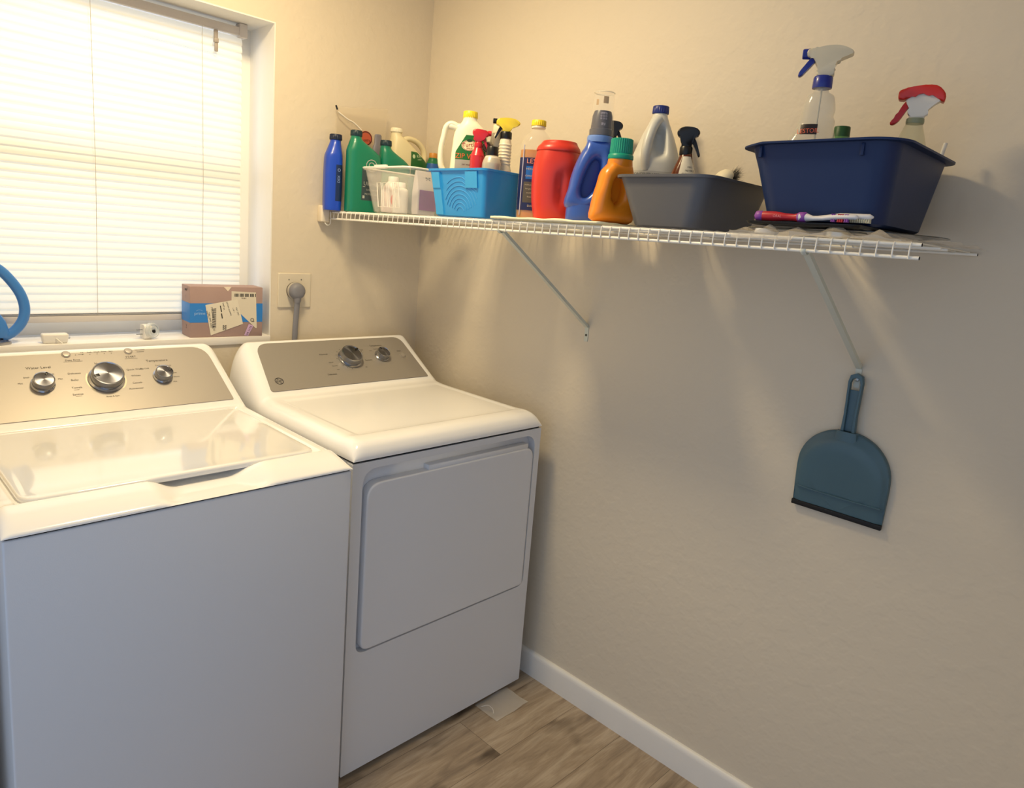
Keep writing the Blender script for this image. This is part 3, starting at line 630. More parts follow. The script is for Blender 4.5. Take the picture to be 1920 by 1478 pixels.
for i in range(70):
    y = -0.0447 - 0.0254 * i; z = wz(y)
    tube([(-0.004, y, z + 0.0040), (-0.39, y, z + 0.0040), (-0.3975, y, z + 0.0030), (-0.4012, y, z - 0.002), (-0.4026, y, z - 0.0120), (-0.4026, y, z - 0.0235)], 0.0013, 6, bm=b)
b.transform(Ts); finish('cross_wires', b, M_wire, sh)
for x, y, z, r in ((-0.396, SY1, wz(SY1), 0.0028), (-0.3985, SY1, wz(SY1) - 0.0215, 0.0028), (-0.008, SY1, wz(SY1), 0.0027)):
    b = lathe([(r, 0), (r, 0.0006)], 12); finish('cut_end', b, M_gap, sh, mx=Ts @ Matrix.Translation((x, y - 0.0001, z)) @ Matrix.Rotation(PI/2, 4, 'X'))
# end bracket on the back wall
eb = thing('shelf_end_bracket', 'small white plastic bracket holding the left end of the wire shelf', 'bracket', (-0.412, 0, 1.49))
b = box(-0.026, 0.004, -0.028, 0.0, -0.028, 0.026, 0.004, 3); finish('clip', b, mat('bracket_ivory', '#e6dac4', 0.4), eb)
b = tube(spline([(0.007, -0.027, 0.008), (0.0075, -0.028, -0.02), (0.006, -0.028, -0.033), (-0.004, -0.028, -0.037), (-0.012, -0.026, -0.030)], 4), 0.0018, 8); finish('hook', b, M_wire, eb)
# two diagonal braces
M_brace = mat('brace_white', '#cdd0c4', 0.4, coat=0.2)
for (y, zf, lb) in ((-0.8352, 1.191, 'white diagonal shelf brace at the middle of the wall, nearer the corner'), (-1.6248, 1.2111, 'white diagonal shelf brace above the hanging dustpan')):
    t = thing('shelf_brace', lb, 'brace', (0, y, zf), group='diagonal braces under the wire shelf')
    ztop = wz(y) - 0.0245 - zf; foot = 0.022
    # folded channel: two flanges and a web
    p0 = Vector((-0.004, 0, foot)); p1 = Vector((-0.394, 0, ztop)); d = (p1 - p0); L = d.length; dn = d.normalized(); nn = Vector((-dn.z, 0, dn.x)); 
    if nn.z < 0: nn = -nn
    FB = frame(p0, dn, (0, 1, 0), dn.cross(Vector((0, 1, 0))))
    b = box(0, L, -0.0062, 0.0062, -0.0008, 0.0008); box(0.004, L - 0.006, -0.0062, -0.0048, -0.0075, -0.0008, bm=b); box(0.004, L - 0.006, 0.0048, 0.0062, -0.0075, -0.0008, bm=b)
    b.transform(FB); finish('strut', b, M_brace, t, smooth=False)
    b = rings([[(x, yy, zz) for yy, zz in rpoly([(-0.0068, -0.022), (0.0068, -0.022), (0.0068, 0.029), (-0.0068, 0.029)], 0.0045, 4)] for x in (-0.0002, -0.0018)]); finish('foot_plate', b, M_brace, t)
    finish('screw', lathe([(0.0036, 0), (0.0034, 0.0014), (0.002, 0.0022), (0.0004, 0.0022)], 14), mat('screw_dark', '#55564c', 0.4, metal=0.8), t, mx=Matrix.Translation((-0.0018, 0, -0.002)) @ Matrix.Rotation(-PI/2, 4, 'Y'))
    b = tube(spline([(-0.390, 0, ztop - 0.002), (-0.3985, 0, ztop - 0.004), (-0.4058, 0, ztop + 0.001), (-0.4062, 0, ztop + 0.006)], 4), 0.0016, 8, ry=0.005); finish('hook', b, M_brace, t)

# ------------------------------------------------------------------ dustpan
DP = thing('dustpan', 'blue-grey plastic dustpan with a black rubber lip hanging on the right wall', 'dustpan', (-0.0022, -1.628, 0.888))
M_dp = mat('dustpan_slate', '#4a6672', 0.36, bump=0.05, bscale=120)
# u to the photo's right is -y ; v up
def FDP(u, v, d): return (-d, -u, v)
out = [(-0.1015, 0.004), (0.1015, 0.004), (0.103, 0.05), (0.1035, 0.10), (0.099, 0.130), (0.085, 0.158), (0.062, 0.181), (0.033, 0.195), (0.0, 0.199), (-0.033, 0.195), (-0.062, 0.181), (-0.085, 0.158), (-0.099, 0.130), (-0.1035, 0.10), (-0.103, 0.05)]
out = [out[0]] + spl2(out[1:], 3, closed=False)
def dense(pts, k=4):
    o = []
    for i in range(len(pts)):
        a, c = pts[i], pts[(i+1) % len(pts)]
        for s in range(k): o.append((a[0] + (c[0]-a[0])*s/k, a[1] + (c[1]-a[1])*s/k))
    return o
O = dense(out, 2)
def ring_dp(k, dfun, cut=None):
    r = []
    for (u, v) in O:
        uu = u * (1 - k); vv = 0.004 + (v - 0.004) * (1 - k) if v > 0.006 else v
        if cut is not None: vv = max(vv, cut) if v <= 0.0401 else vv
        r.append(FDP(uu, vv, dfun(vv)))
    return r
f0 = lambda v: 0.0
b = rings([ring_dp(0, lambda v: 0.0), ring_dp(0, lambda v: 0.006 + 0.05 * max(0, v) * 0.5), ring_dp(0.012, lambda v: 0.0085 + 0.03 * v), ring_dp(0.035, lambda v: 0.009 + 0.030 * v),
           ring_dp(0.09, lambda v: 0.0115 + 0.075 * v), ring_dp(0.16, lambda v: 0.013 + 0.095 * v), ring_dp(0.26, lambda v: 0.0125 + 0.110 * v), ring_dp(0.55, lambda v: 0.012 + 0.108 * v), ring_dp(0.9, lambda v: 0.012 + 0.10 * v)])
for v in b.verts:  # lower apron steps back towards the lip
    if v.co.z < 0.046 and v.co.x < -0.008:
        tt = (0.046 - v.co.z) / 0.046; v.co.x += 0.004 * min(1, tt * 4)
finish('pan', b, M_dp, DP, angle=55)
st = bmesh.new()
P0 = [FDP(-0.095 + 0.19 * i / 20, 0.044 - 0.002 * math.sin(i / 20 * PI), 0.0172) for i in range(21)]; tube(P0, 0.0016, 6, bm=st); finish('step_ridge', st, M_dp, DP)
b = box(-0.013, -0.003, -0.1025, 0.1025, -0.006, 0.0058, 0.0015, 2); finish('rubber_lip', b, mat('rubber_black', '#0e0e10', 0.6), DP)
# handle: frame around a hanging hole, grooved
hz = [(-0.0165, 0.188), (0.0165, 0.188), (0.0145, 0.24), (0.0165, 0.315), (0.013, 0.330), (0.0, 0.336), (-0.013, 0.330), (-0.0165, 0.315), (-0.0145, 0.24)]
inn = [(-0.0085, 0.200), (0.0085, 0.200), (0.0085, 0.24), (0.0105, 0.312), (0.0075, 0.322), (0.0, 0.326), (-0.0075, 0.322), (-0.0105, 0.312), (-0.0085, 0.24)]
hz, inn = dense(hz, 3), dense(inn, 3)
def hr_(pts, d): return [FDP(u, v, d) for u, v in pts]
b = rings([hr_(hz, 0.007), hr_(hz, 0.016), hr_([(u*0.93, v) for u, v in hz], 0.018), hr_([(u*1.08, v) for u, v in inn], 0.018), hr_(inn, 0.016), hr_(inn, 0.007)], closed=True)
fl_ = [(-0.0088, 0.198), (0.0088, 0.198), (0.0092, 0.24), (0.0108, 0.296), (-0.0108, 0.296), (-0.0092, 0.24)]
rings([hr_(fl_, 0.008), hr_(fl_, 0.011)], bm=b)
rings([[FDP(a * u, v, dd) for u, v in ((-1, 0.168), (1, 0.168), (0.82, 0.2), (-0.82, 0.2))] for a, dd in ((0.028, 0.010), (0.026, 0.022), (0.020, 0.026))], bm=b)
for v in b.verts: v.co.y += 0
finish('handle', b, M_dp, DP, angle=40)
finish('hanging_screw', lathe([(0.0034, 0), (0.0034, 0.012), (0.005, 0.0125), (0.0045, 0.0145), (0.001, 0.0155)], 14), M_metal, DP, mx=Matrix.Translation((0, 0.0, 0.3215)) @ Matrix.Rotation(-PI/2, 4, 'Y'))

# ------------------------------------------------------------------ bins on the shelf
def bin_mesh(bot, top, h, wall=0.003, rim=0.008, rc=0.025, rf=0.0, n=6, lipdrop=0.006):
    """bot/top = (x0,x1,y0,y1) outer; open topped tapered box with a rolled rim"""
    def S_(z, e, f):
        q = [a + (c - a) * f for a, c in zip(bot, top)]; return rrect(z, (q[0]+q[1])/2, (q[2]+q[3])/2, (q[1]-q[0])/2 + e, (q[3]-q[2])/2 + e, max(0.003, rc + e), n)
    R = [S_(0, -0.012, 0), S_(0.001, -0.005, 0), S_(0.005, 0, 0.03), S_(h*0.35, 0, 0.35), S_(h*0.7, 0, 0.7), S_(h - 0.004, 0, 0.98), S_(h - lipdrop, rim, 1), S_(h - 0.0005, rim + 0.0005, 1), S_(h, rim - 0.001, 1), S_(h, -wall + 0.001, 1), S_(h - 0.002, -wall, 1), S_(h*0.5, -wall, 0.5), S_(0.006, -wall - 0.002, 0.03), S_(wall, -wall - 0.01, 0)]
    return rings(R)
def bin_thing(name, label, cat, cx, cy, base, bot, top, h, m, **k):
    t = thing(name, label, cat, (cx, cy, base))
    L_ = lambda q: (q[0] - cx, q[1] - cx, q[2] - cy, q[3] - cy)
    return t, bin_mesh(L_(bot), L_(top), h, **k)

# translucent white basket
M_bask = film('frosted_clear', '#f2ede4', 0.17, 0.2)
bk, bm_ = bin_thing('storage_basket', 'translucent white slotted plastic basket on the shelf beside the blue bin', 'basket', -0.27, -0.29, SZ(-0.29), (-0.362, -0.15, -0.392, -0.20), (-0.378, -0.128, -0.408, -0.165), 0.138, M_bask, rim=0.006, rc=0.022, wall=0.002)
finish('basket_body', bm_, M_bask, bk)
M_rimw = mat('basket_rim_white', '#efe9dd', 0.35)
b = bmesh.new()
tube([Vector(p) for p in rrect(0.1385, -0.253 + 0.27, -0.2865 + 0.29, 0.131, 0.1275, 0.03, 6)], 0.0032, 8, bm=b, closed=True)
box(-0.1165, -0.107, -0.012, 0.050, 0.134, 0.146, 0.002, bm=b); finish('rim', b, M_rimw, bk)
b = bmesh.new()
for k in range(4):
    y0 = -0.078 + k * 0.030
    pts = [(-0.1005 - 0.016 * z / 0.138 - 0.0022, y, z) for y, z in ((y0, 0.020), (y0 + 0.021, 0.020), (y0 + 0.021, 0.092), (y0, 0.092))]
    tube(pts, 0.0016, 6, closed=True, bm=b)
finish('slot_ribs', b, M_rimw, bk)

# blue bin
M_bluebin = mat('blue_tub_plastic', '#2d95da', 0.3, sss=0.2)
bb_, bm_ = bin_thing('storage_bin', 'bright blue tapered plastic bin full of bottles on the shelf', 'bin', -0.29, -0.62, SZ(-0.62), (-0.358, -0.224, -0.724, -0.520), (-0.376, -0.214, -0.738, -0.500), 0.132, M_bluebin, rim=0.005, rc=0.012)
finish('tub', bm_, M_bluebin, bb_)
b = bmesh.new()   # corner post panels and stepped band, moulded
def fx(z): return -0.358 - 0.018 * z / 0.132 + 0.29
def fy0(z): return -0.722 - 0.016 * z / 0.132 + 0.62
def fy1(z): return -0.520 + 0.020 * z / 0.132 + 0.62
for (ya, yb) in ((0.058, 0.094), ):
    b2 = bmesh.new(); vs = []
    for z in (0.006, 0.075, 0.079, 0.122):
        e = 0.0035 if z < 0.077 else 0.006
        vs.append([b2.verts.new((fx(z) - e, yy + (0.012 * z / 0.132), z)) for yy in (ya, yb - 0.004)] + [b2.verts.new((fx(z) + 0.002, yy + (0.012 * z / 0.132), z)) for yy in (yb - 0.002, ya - 0.002)])
    for i in range(3):
        for j in range(4): b2.faces.new((vs[i][j], vs[i][(j+1) % 4], vs[i+1][(j+1) % 4], vs[i+1][j]))
    b2.faces.new(vs[0]); b2.faces.new(vs[-1]); finish('moulded_panel', b2, mat('blue_tub_light', '#37a0df', 0.3), bb_, angle=20)
for (ya, yb) in ((-0.088, -0.040),):
    b2 = bmesh.new(); vs = []
    for z in (0.080, 0.124):
        vs.append([b2.verts.new((fx(z) - 0.004, yy, z)) for yy in (ya, yb)] + [b2.verts.new((fx(z) + 0.002, yy, z)) for yy in (yb, ya)])
    for j in range(4): b2.faces.new((vs[0][j], vs[0][(j+1) % 4], vs[1][(j+1) % 4], vs[1][j]))
    b2.faces.new(vs[0]); b2.faces.new(vs[1]); finish('moulded_panel', b2, mat('blue_tub_light', '#37a0df', 0.3), bb_, angle=20)
b = bmesh.new()   # pressed arc pattern on the front
for k in range(9):
    r = 0.018 + k * 0.012; pts = []
    for i in range(17):
        a = math.radians(20 + 140 * i / 16); yy = -0.012 + r * 0.9 * math.cos(a); zz = 0.012 + r * 0.95 * math.sin(a)
        if -0.086 < yy < 0.050 and 0.012 < zz < 0.118 and not (zz > 0.076 and yy < -0.036): pts.append((fx(zz) - 0.0006, yy, zz))
    if len(pts) > 3: tube(pts, 0.0011, 5, bm=b)
finish('arc_relief', b, mat('blue_relief', '#4a9fdc', 0.35), bb_)

# gray dish pan
M_gray = mat('grey_dishpan', '#5c5c5f', 0.42, bump=0.06, bscale=300)
gp, bm_ = bin_thing('dish_pan', 'dark grey plastic dish pan on the shelf between the orange bottle and navy bin', 'dish pan', -0.22, -1.28, SZ(-1.28), (-0.362, -0.10, -1.372, -1.208), (-0.374, -0.075, -1.398, -1.164), 0.112, M_gray, rim=0.008, rc=0.035, wall=0.0025)
finish('pan_body', bm_, M_gray, gp)

# plates, lids, tray and bag under the navy bin
M_lidsilver = mat('tin_silver', '#b9bab4', 0.28, metal=0.9)
zz0 = SZ(-1.62)
for (x, y, r, h, m, lb) in ((-0.372, -1.530, 0.017, 0.009, mat('white_cap', '#e8e4dc', 0.4), 'small white round cap in the clear bag under the tray'), (-0.365, -1.665, 0.022, 0.0095, M_lidsilver, 'round silver tin lid under the navy bin, in the clear bag')):
    o = finish('jar_lid', lathe([(r, 0), (r, h - 0.001), (r - 0.001, h), (0.001, h)], 28), m); o.location = (x, y, zz0 + 0.0006); tag(o, lb, 'lid', 'lids in the clear bag')
o = finish('serving_plate', lathe([(0.06, 0), (0.10, 0.002), (0.138, 0.006), (0.146, 0.0065), (0.146, 0.008), (0.136, 0.0085), (0.10, 0.0045), (0.001, 0.004)], 48), mat('smoked_glass', '#3c3f40', 0.15, coat=0.3)); o.location = (-0.185, -1.652, zz0 + 0.0085)
tag(o, 'dark round plate under the navy bin, its rim sticking out at the right', 'plate')
o = finish('baking_sheet', box(-0.362, -0.32, -1.70, -1.492, 0, 0.0016, 0.0005), mat('dull_grey_tin', '#6d6a5c', 0.4, metal=0.7)); o.location = (0, 0, zz0 + 0.0108); tag(o, 'thin dull grey metal sheet just under the black tray', 'sheet')
o = finish('tray', rings([rrect(0, 0, 0, 0.118, 0.103, 0.012), rrect(0.0045, 0, 0, 0.121, 0.106, 0.012), rrect(0.0055, 0, 0, 0.121, 0.106, 0.012), rrect(0.0055, 0, 0, 0.119, 0.104, 0.012), rrect(0.003, 0, 0, 0.117, 0.102, 0.012)]), mat('tray_black', '#131315', 0.4)); o.location = (-0.274, -1.604, zz0 + 0.0172)
tag(o, 'black flat tray under the navy bin carrying the toothbrushes', 'tray')
# navy bin
zb = zz0 + 0.0232
M_navy = mat('navy_bin_plastic', '#1b2d55', 0.44, spec=0.35, bump=0.05, bscale=260)
nb, bm_ = bin_thing('storage_tub', 'large navy blue plastic tub with a flared rim at the right end of the shelf', 'tub', -0.22, -1.61, zb, (-0.350, -0.085, -1.728, -1.512), (-0.375, -0.035, -1.742, -1.472), 0.146, M_navy, rim=0.016, rc=0.04, wall=0.003, lipdrop=0.004, n=8)
def navy_rim(v, cy=-1.61):
    if v.co.z > 0.12:
        k = (v.co.z - 0.12) / 0.026; y = v.co.y
        # the long front side dips towards its left corner
        v.co.z += k * (0.006 * math.exp(-((y - 0.02) / 0.055) ** 2) - 0.006 * sm(0.07, 0.14, y))
for v in bm_.verts: navy_rim(v)
finish('tub_body', bm_, M_navy, nb)
for yy in (0.107, -0.078): finish('rim_rib', box(-0.157, -0.150, yy - 0.003, yy + 0.003, 0.118, 0.139, 0.001), M_navy, nb)

# crumpled clear bag
def crumple(x0, x1, y0, y1, nx, ny, zf, amp, seed, edge=0.0):
    b = bmesh.new(); G = []
    for j in range(ny + 1):
        row = []
        for i in range(nx + 1):
            x = x0 + (x1 - x0) * i / nx; y = y0 + (y1 - y0) * j / ny
            q = Vector((x * 22 + seed, y * 22, seed)); dz = noise.noise(q) * amp + noise.noise(q * 2.7) * amp * 0.5
            ex = edge * noise.noise(Vector((x * 14, y * 14, seed + 9)))
            row.append(b.verts.new((x + ex, y + ex * 0.7, zf(x, y) + dz)))
        G.append(row)
    for j in range(ny):
        for i in range(nx): b.faces.new((G[j][i], G[j][i+1], G[j+1][i+1], G[j+1][i]))
    return b
def bagz(x, y):
    base = SZ(y) + 0.0015
    pk = 0.0
    for yc, hgt, wd in ((-1.500, 0.008, 0.020), (-1.545, 0.016, 0.022), (-1.60, 0.010, 0.03), (-1.668, 0.019, 0.034), (-1.742, 0.013, 0.022)):
        pk = max(pk, hgt * max(0, 1 - abs(y - yc) / wd))
    k = max(0, 1 - abs(x + 0.384) / 0.022)
    droop = 0.012 * max(0, (-0.398 - x) / 0.008) * (1 if -1.60 < y < -1.48 else 0.25)
    return base + (0.003 + pk) * k - min(0.012, droop)
b = crumple(-0.4075, -0.364, -1.80, -1.475, 9, 60, bagz, 0.0022, 3.3, 0.003)
join(b, crumple(-0.366, -0.06, -1.845, -1.752, 30, 12, lambda x, y: SZ(y) + 0.003 + 0.006 * max(0, (y + 1.80) / 0.05), 0.0045, 8.1, 0.006))
for v in b.verts:
    if v.co.x > -0.397: v.co.z = max(v.co.z, SZ(v.co.y) + 0.0008)
    elif v.co.x > -0.4035: v.co.x = -0.4045
o = finish('plastic_bag', b, film('bag_film', '#ecdfc8', 0.36, 0.08), angle=22); tag(o, 'crumpled clear plastic bag lying under the navy bin on the shelf', 'bag')

# toothbrushes on the tray
zt_ = zz0 + 0.0230
def brush_path(pts, radii, ry, bm=None): return tube(spline(pts, 4), radii, 12, ry=ry, bm=bm, up=(0, 0, 1))
TB = thing('toothbrush', 'red, purple and white toothbrush lying on the black tray', 'toothbrush', (-0.3780, -1.605, zt_ + 0.0095), group='toothbrushes on the black tray')
M_tw = mat('brush_white', '#e8e3df', 0.35); M_tr = mat('brush_red', '#b3202c', 0.4); M_tp = mat('brush_purple', '#8d4aa0', 0.45)
def seg(name, ys, rs, m, parent, rr=1.0, x=0, zz=0):
    P_ = [(x, y, z_ + zz) for y, z_ in ys]; rs = [r * 1.75 for r in rs]; return finish(name, tube(P_, rs, 14, ry=[r * rr for r in rs], up=(0, 0, 1)), m, parent, angle=60)
seg('handle', [(0.093, 0), (0.088, 0), (0.075, 0), (0.055, 0), (0.035, -0.0005), (0.018, -0.0008), (0.006, -0.0005)], [0.002, 0.0046, 0.0052, 0.0054, 0.0040, 0.0036, 0.0052], M_tr, TB, 0.95)
seg('neck', [(0.006, 0), (-0.004, 0), (-0.018, -0.0015), (-0.035, -0.0005), (-0.052, 0.0022), (-0.075, 0.0034), (-0.092, 0.0034), (-0.096, 0.0034)], [0.0050, 0.0046, 0.0026, 0.0024, 0.0028, 0.0026, 0.0026, 0.0010], M_tw, TB, 1.2)
for ys in ([(0.0945, 0), (0.090, 0), (0.080, 0), (0.070, 0)], [(0.017, 0), (0.008, 0), (-0.004, 0), (-0.010, 0)]): seg('grip_pad', ys, [0.0012, 0.0052, 0.0056, 0.002], M_tp, TB, 1.0, x=-0.0006)
tb = text_bm([('ORAL', 0, 0, 0.0065)]); tb.transform(frame((-0.0099, 0.046, 0.0002), (0, -1, 0), (0, 0, 1), (-1, 0, 0))); finish('handle_lettering', tb, mat('brush_letter', '#d98a8c', 0.5), TB, smooth=False)
for (y0, m, nm, n_) in ((-0.052, M_tp, 'bristles', 2), (-0.063, M_tr, 'bristles', 3), (-0.075, M_tp, 'bristles', 2)):
    b = bmesh.new()
    for i in range(n_ * 2):
        yy = y0 - (i // 2) * 0.0036; tube([(-0.002 + (i % 2) * 0.004, yy, 0.0025), (-0.0028 + (i % 2) * 0.0056, yy, -0.0062)], [0.0014, 0.002], 8, bm=b)
        tube([(-0.002 + (i % 2) * 0.004, yy, 0.004), (-0.0028 + (i % 2) * 0.0056, yy, 0.0078)], [0.0016, 0.0018], 8, bm=b)
    finish(nm, b, m, TB)
TB2 = thing('toothbrush', 'all-white toothbrush with beige bristles behind the red one', 'toothbrush', (-0.3640, -1.625, zt_ + 0.0095), group='toothbrushes on the black tray')
seg('handle', [(0.10, -0.001), (0.095, -0.001), (0.07, -0.001), (0.04, -0.001), (0.02, -0.001)], [0.001, 0.0038, 0.0044, 0.0036, 0.003], M_tw, TB2)
seg('neck', [(0.02, -0.001), (0.0, 0.000), (-0.02, 0.003), (-0.04, 0.0055), (-0.09, 0.0055), (-0.096, 0.0055)], [0.003, 0.0026, 0.0026, 0.0030, 0.0030, 0.001], M_tw, TB2, 1.3)
b = bmesh.new()
for i in range(9):
    for x in (-0.003, 0, 0.003): tube([(x, -0.06 - i * 0.0038, 0.0045), (x * 1.2, -0.06 - i * 0.0038, -0.0052)], [0.0014, 0.0018], 6, bm=b)
finish('bristles', b, mat('bristle_beige', '#c9c3a8', 0.7), TB2)

# pale cloth under the bottles
def clothz(x, y):
    return SZ(y) + 0.0012
b = crumple(-0.404, -0.08, -1.155, -0.80, 34, 40, clothz, 0.0008, 5.5, 0.006)
r_ = bmesh.ops.extrude_face_region(b, geom=b.faces[:]); 
for v in [g for g in r_['geom'] if isinstance(g, bmesh.types.BMVert)]:
    v.co.z += 0.0048 + 0.0012 * noise.noise(v.co * 30)
    if v.co.x < -0.375: v.co.z += 0.0022 * (0.5 + noise.noise(Vector((1, v.co.y * 16, 2))))
o = finish('cleaning_cloth', b, mat('cream_cloth', '#efe7c6', 0.85, bump=0.2, bscale=400), angle=180); tag(o, 'pale cream folded cloth under the red, blue and orange bottles', 'cloth')
CL = 0.0072

# ------------------------------------------------------------------ bottle kit
def cap_mesh_r(r, h, z, cx=0, cy=0, ribs=0, n=48, taper=0.97, bm=None):
    R = []
    for rr, zz in ((r * 0.98, 0), (r, 0.001), (r, h * 0.3), (r * taper, h - 0.0015), (r * taper * 0.94, h), (0.0006, h)):
        R.append([(cx + (rr + (0.0006 * (1 if i % 2 else -1) if ribs and rr > r * 0.9 and zz not in (0, h) else 0)) * math.cos(2*PI*i/n), cy + (rr + (0.0006 * (1 if i % 2 else -1) if ribs and rr > r * 0.9 and zz not in (0, h) else 0)) * math.sin(2*PI*i/n), z + zz) for i in range(n)])
    return rings(R, bm=bm)
def bottle(name, label, cat, x, y, base, rotz, secs, m, cap=None, k=4, n=44, group=None):
    """cap: (r, h, z, material[, cx[, ribs]])"""
    t = thing(name, label, cat, (x, y, base), rotz, group)
    finish('body', loft(secs, k, n), m, t, angle=50)
    if cap: finish('cap', cap_mesh_r(cap[0], cap[1], cap[2], cap[4] if len(cap) > 4 else 0, 0, cap[5] if len(cap) > 5 else 0), cap[3], t)
    return t

# 1 blue motor-fluid bottle
M_bb = mat('bottle_blue', '#1b48c0', 0.35, coat=0.2)
se = [(0, 0, 0, 0.024, 0.028, 3.5), (0.004, 0, 0, 0.028, 0.032, 3.5), (0.09, 0, 0, 0.029, 0.032, 3.5), (0.165, 0, 0, 0.028, 0.032, 3.2), (0.19, 0.002, 0, 0.024, 0.027, 2.6), (0.215, 0.005, 0, 0.018, 0.019, 2), (0.226, 0.006, 0, 0.017, 0.017, 2)]
t = bottle('fluid_bottle', 'royal blue automotive fluid bottle at the far left end of the shelf', 'bottle', -0.412, -0.045, SZ(-0.045), -20, se, M_bb, (0.0195, 0.018, 0.224, mat('cap_navy', '#14203c', 0.45), 0.006, 1))
f = front_map(se); finish('label', patch(f, (0.03, 0.145, lambda v: (0.004, 0.026))), mat('label_bluedark', '#1b2f58', 0.4), t)
wr = text_bm([('O', 0.014, 0.128, 0.014), ('DEX', 0.014, 0.10, 0.012, 90)]); finish('label_lettering', wrap(wr, f, 0.001), mat('lettering_pale', '#8fa3d6', 0.5), t, smooth=False)
# 2 green motor oil bottle, 4 second one
M_gb = mat('bottle_green', '#127a5c', 0.35, coat=0.2)
def oil(label, x, y, rot, w_, capx, h, lbl):
    se = [(0, 0, 0, w_ - 0.004, 0.022, 4), (0.004, 0, 0, w_, 0.0255, 4), (0.10, 0, 0, w_, 0.0255, 4), (h - 0.085, 0, 0, w_, 0.0255, 3.6), (h - 0.062, -0.008, 0, w_ * 0.86, 0.0255, 3), (h - 0.040, capx * 0.75, 0, w_ * 0.52, 0.022, 2.4), (h - 0.026, capx, 0, 0.019, 0.017, 2), (h - 0.012, capx, 0, 0.0165, 0.0165, 2)]
    t = bottle('oil_bottle', label, 'bottle', x, y, SZ(y), rot, se, M_gb, (0.0185, 0.018, h - 0.018, mat('cap_darkteal', '#0f2f3a', 0.45), capx, 1), group='green motor oil bottles')
    if lbl:
        f = front_map(se)
        finish('label', patch(f, (0.04, 0.140, lambda v: (-0.014, w_ * 0.93))), mat('label_plum', '#3b4a4e', 0.4), t)
        q = ring_uv(0.018, 0.152, 0.017, 0.0195, 24); join(q, ring_uv(0.018, 0.152, 0.008, 0.0105, 20)); join(q, rect_uv(0.02, 0.026, 0.138, 0.148))
        join(q, text_bm([('Ultimate', 0.022, 0.093, 0.0175), ('W', 0.020, 0.120, 0.012), ('SAE 5W-30', 0.022, 0.074, 0.0085), ('MOTOR OIL', 0.02, 0.060, 0.0085)])); join(q, rect_uv(-0.01, 0.05, 0.083, 0.0845))
        join(q, rect_uv(-0.01, -0.003, 0.046, 0.055))
        finish('label_lettering', wrap(q, f, 0.0012), mat('lettering_grey', '#b5b7ae', 0.5), t, smooth=False)
    return t
oil('tall green motor oil bottle next to the blue bottle', -0.338, -0.108, -10, 0.057, -0.028, 0.258, True)
oil('green motor oil bottle mostly hidden behind the white basket', -0.222, -0.118, -10, 0.054, -0.034, 0.243, False)
# 3 clear zip bag hanging/standing
ZB = thing('zip_bag', 'clear zip bag with a round red sticker standing behind the green bottles', 'bag', (-0.302, -0.026, SZ(-0.04)), -6)
b = bmesh.new(); G = []
for side in (-1, 1):
    rows = []
    for j in range(25):
        v = j / 24; z = v * 0.345; half = 0.078 + 0.018 * v; row = []
        for i in range(17):
            u = -1 + 2 * i / 16; bul = 0.014 * (1 - u * u) * (1 - v) ** 0.8 + 0.0012 * (1 - u * u)
            wv = 0.0028 * noise.noise(Vector((u * 3, v * 6, side * 3.0))) * (1 - u * u)
            row.append((u * half + 0.006 * v, side * (bul + abs(wv)), z + 0.012 * u * v * v))
        rows.append(row)
    b2 = bmesh.new(); V = [[b2.verts.new(p) for p in r] for r in rows]
    for j in range(24):
        for i in range(16): b2.faces.new((V[j][i], V[j][i+1], V[j+1][i+1], V[j+1][i]))
    join(b, b2)
finish('bag_film', b, film('zip_film', '#d9c9ae', 0.20, 0.12), ZB, angle=180)
b = tube(spline([(-0.083, -0.0035, 0.318), (-0.05, -0.006, 0.300), (-0.028, -0.008, 0.292), (0.0, -0.010, 0.272)], 5), 0.0022, 8); finish('white_strip', b, mat('strip_white', '#e9e2d2', 0.4), ZB)
finish('dark_tip', tube([(-0.0915, -0.003, 0.337), (-0.086, -0.0035, 0.324)], 0.003, 8), M_black, ZB)
FZ = frame((0.012, -0.0200, 0.247), (1, 0, 0), (0, 0, 1), (0, -1, 0))
b = disc_uv(0, 0, 0.024, 0.024); b.transform(FZ); finish('sticker', b, mat('sticker_red', '#b5553a', 0.5), ZB)
b = ring_uv(0, 0, 0.0195, 0.0225, 30); join(b, ring_uv(0.002, -0.008, 0.0125, 0.0145, 16, 1, PI, 2 * PI)); join(b, text_bm([('1000\'s', 0.001, -0.007, 0.0105, 10)])); b.transform(FZ @ Matrix.Translation((0, 0, 0.0006))); finish('sticker_printing', b, mat('sticker_dark', '#4a2a22', 0.5), ZB, smooth=False)
o = finish('wrapped_roll', lathe([(0.020, 0), (0.026, 0.004), (0.026, 0.20), (0.022, 0.225), (0.017, 0.232), (0.016, 0.262), (0.012, 0.266)], 28), mat('grey_violet', '#787680', 0.5)); o.location = (-0.250, -0.056, SZ(-0.05)); tag(o, 'grey capped bottle seen through the clear zip bag', 'bottle')
for v in o.data.vertices: v.co.x *= 0.85; v.co.y *= 0.40
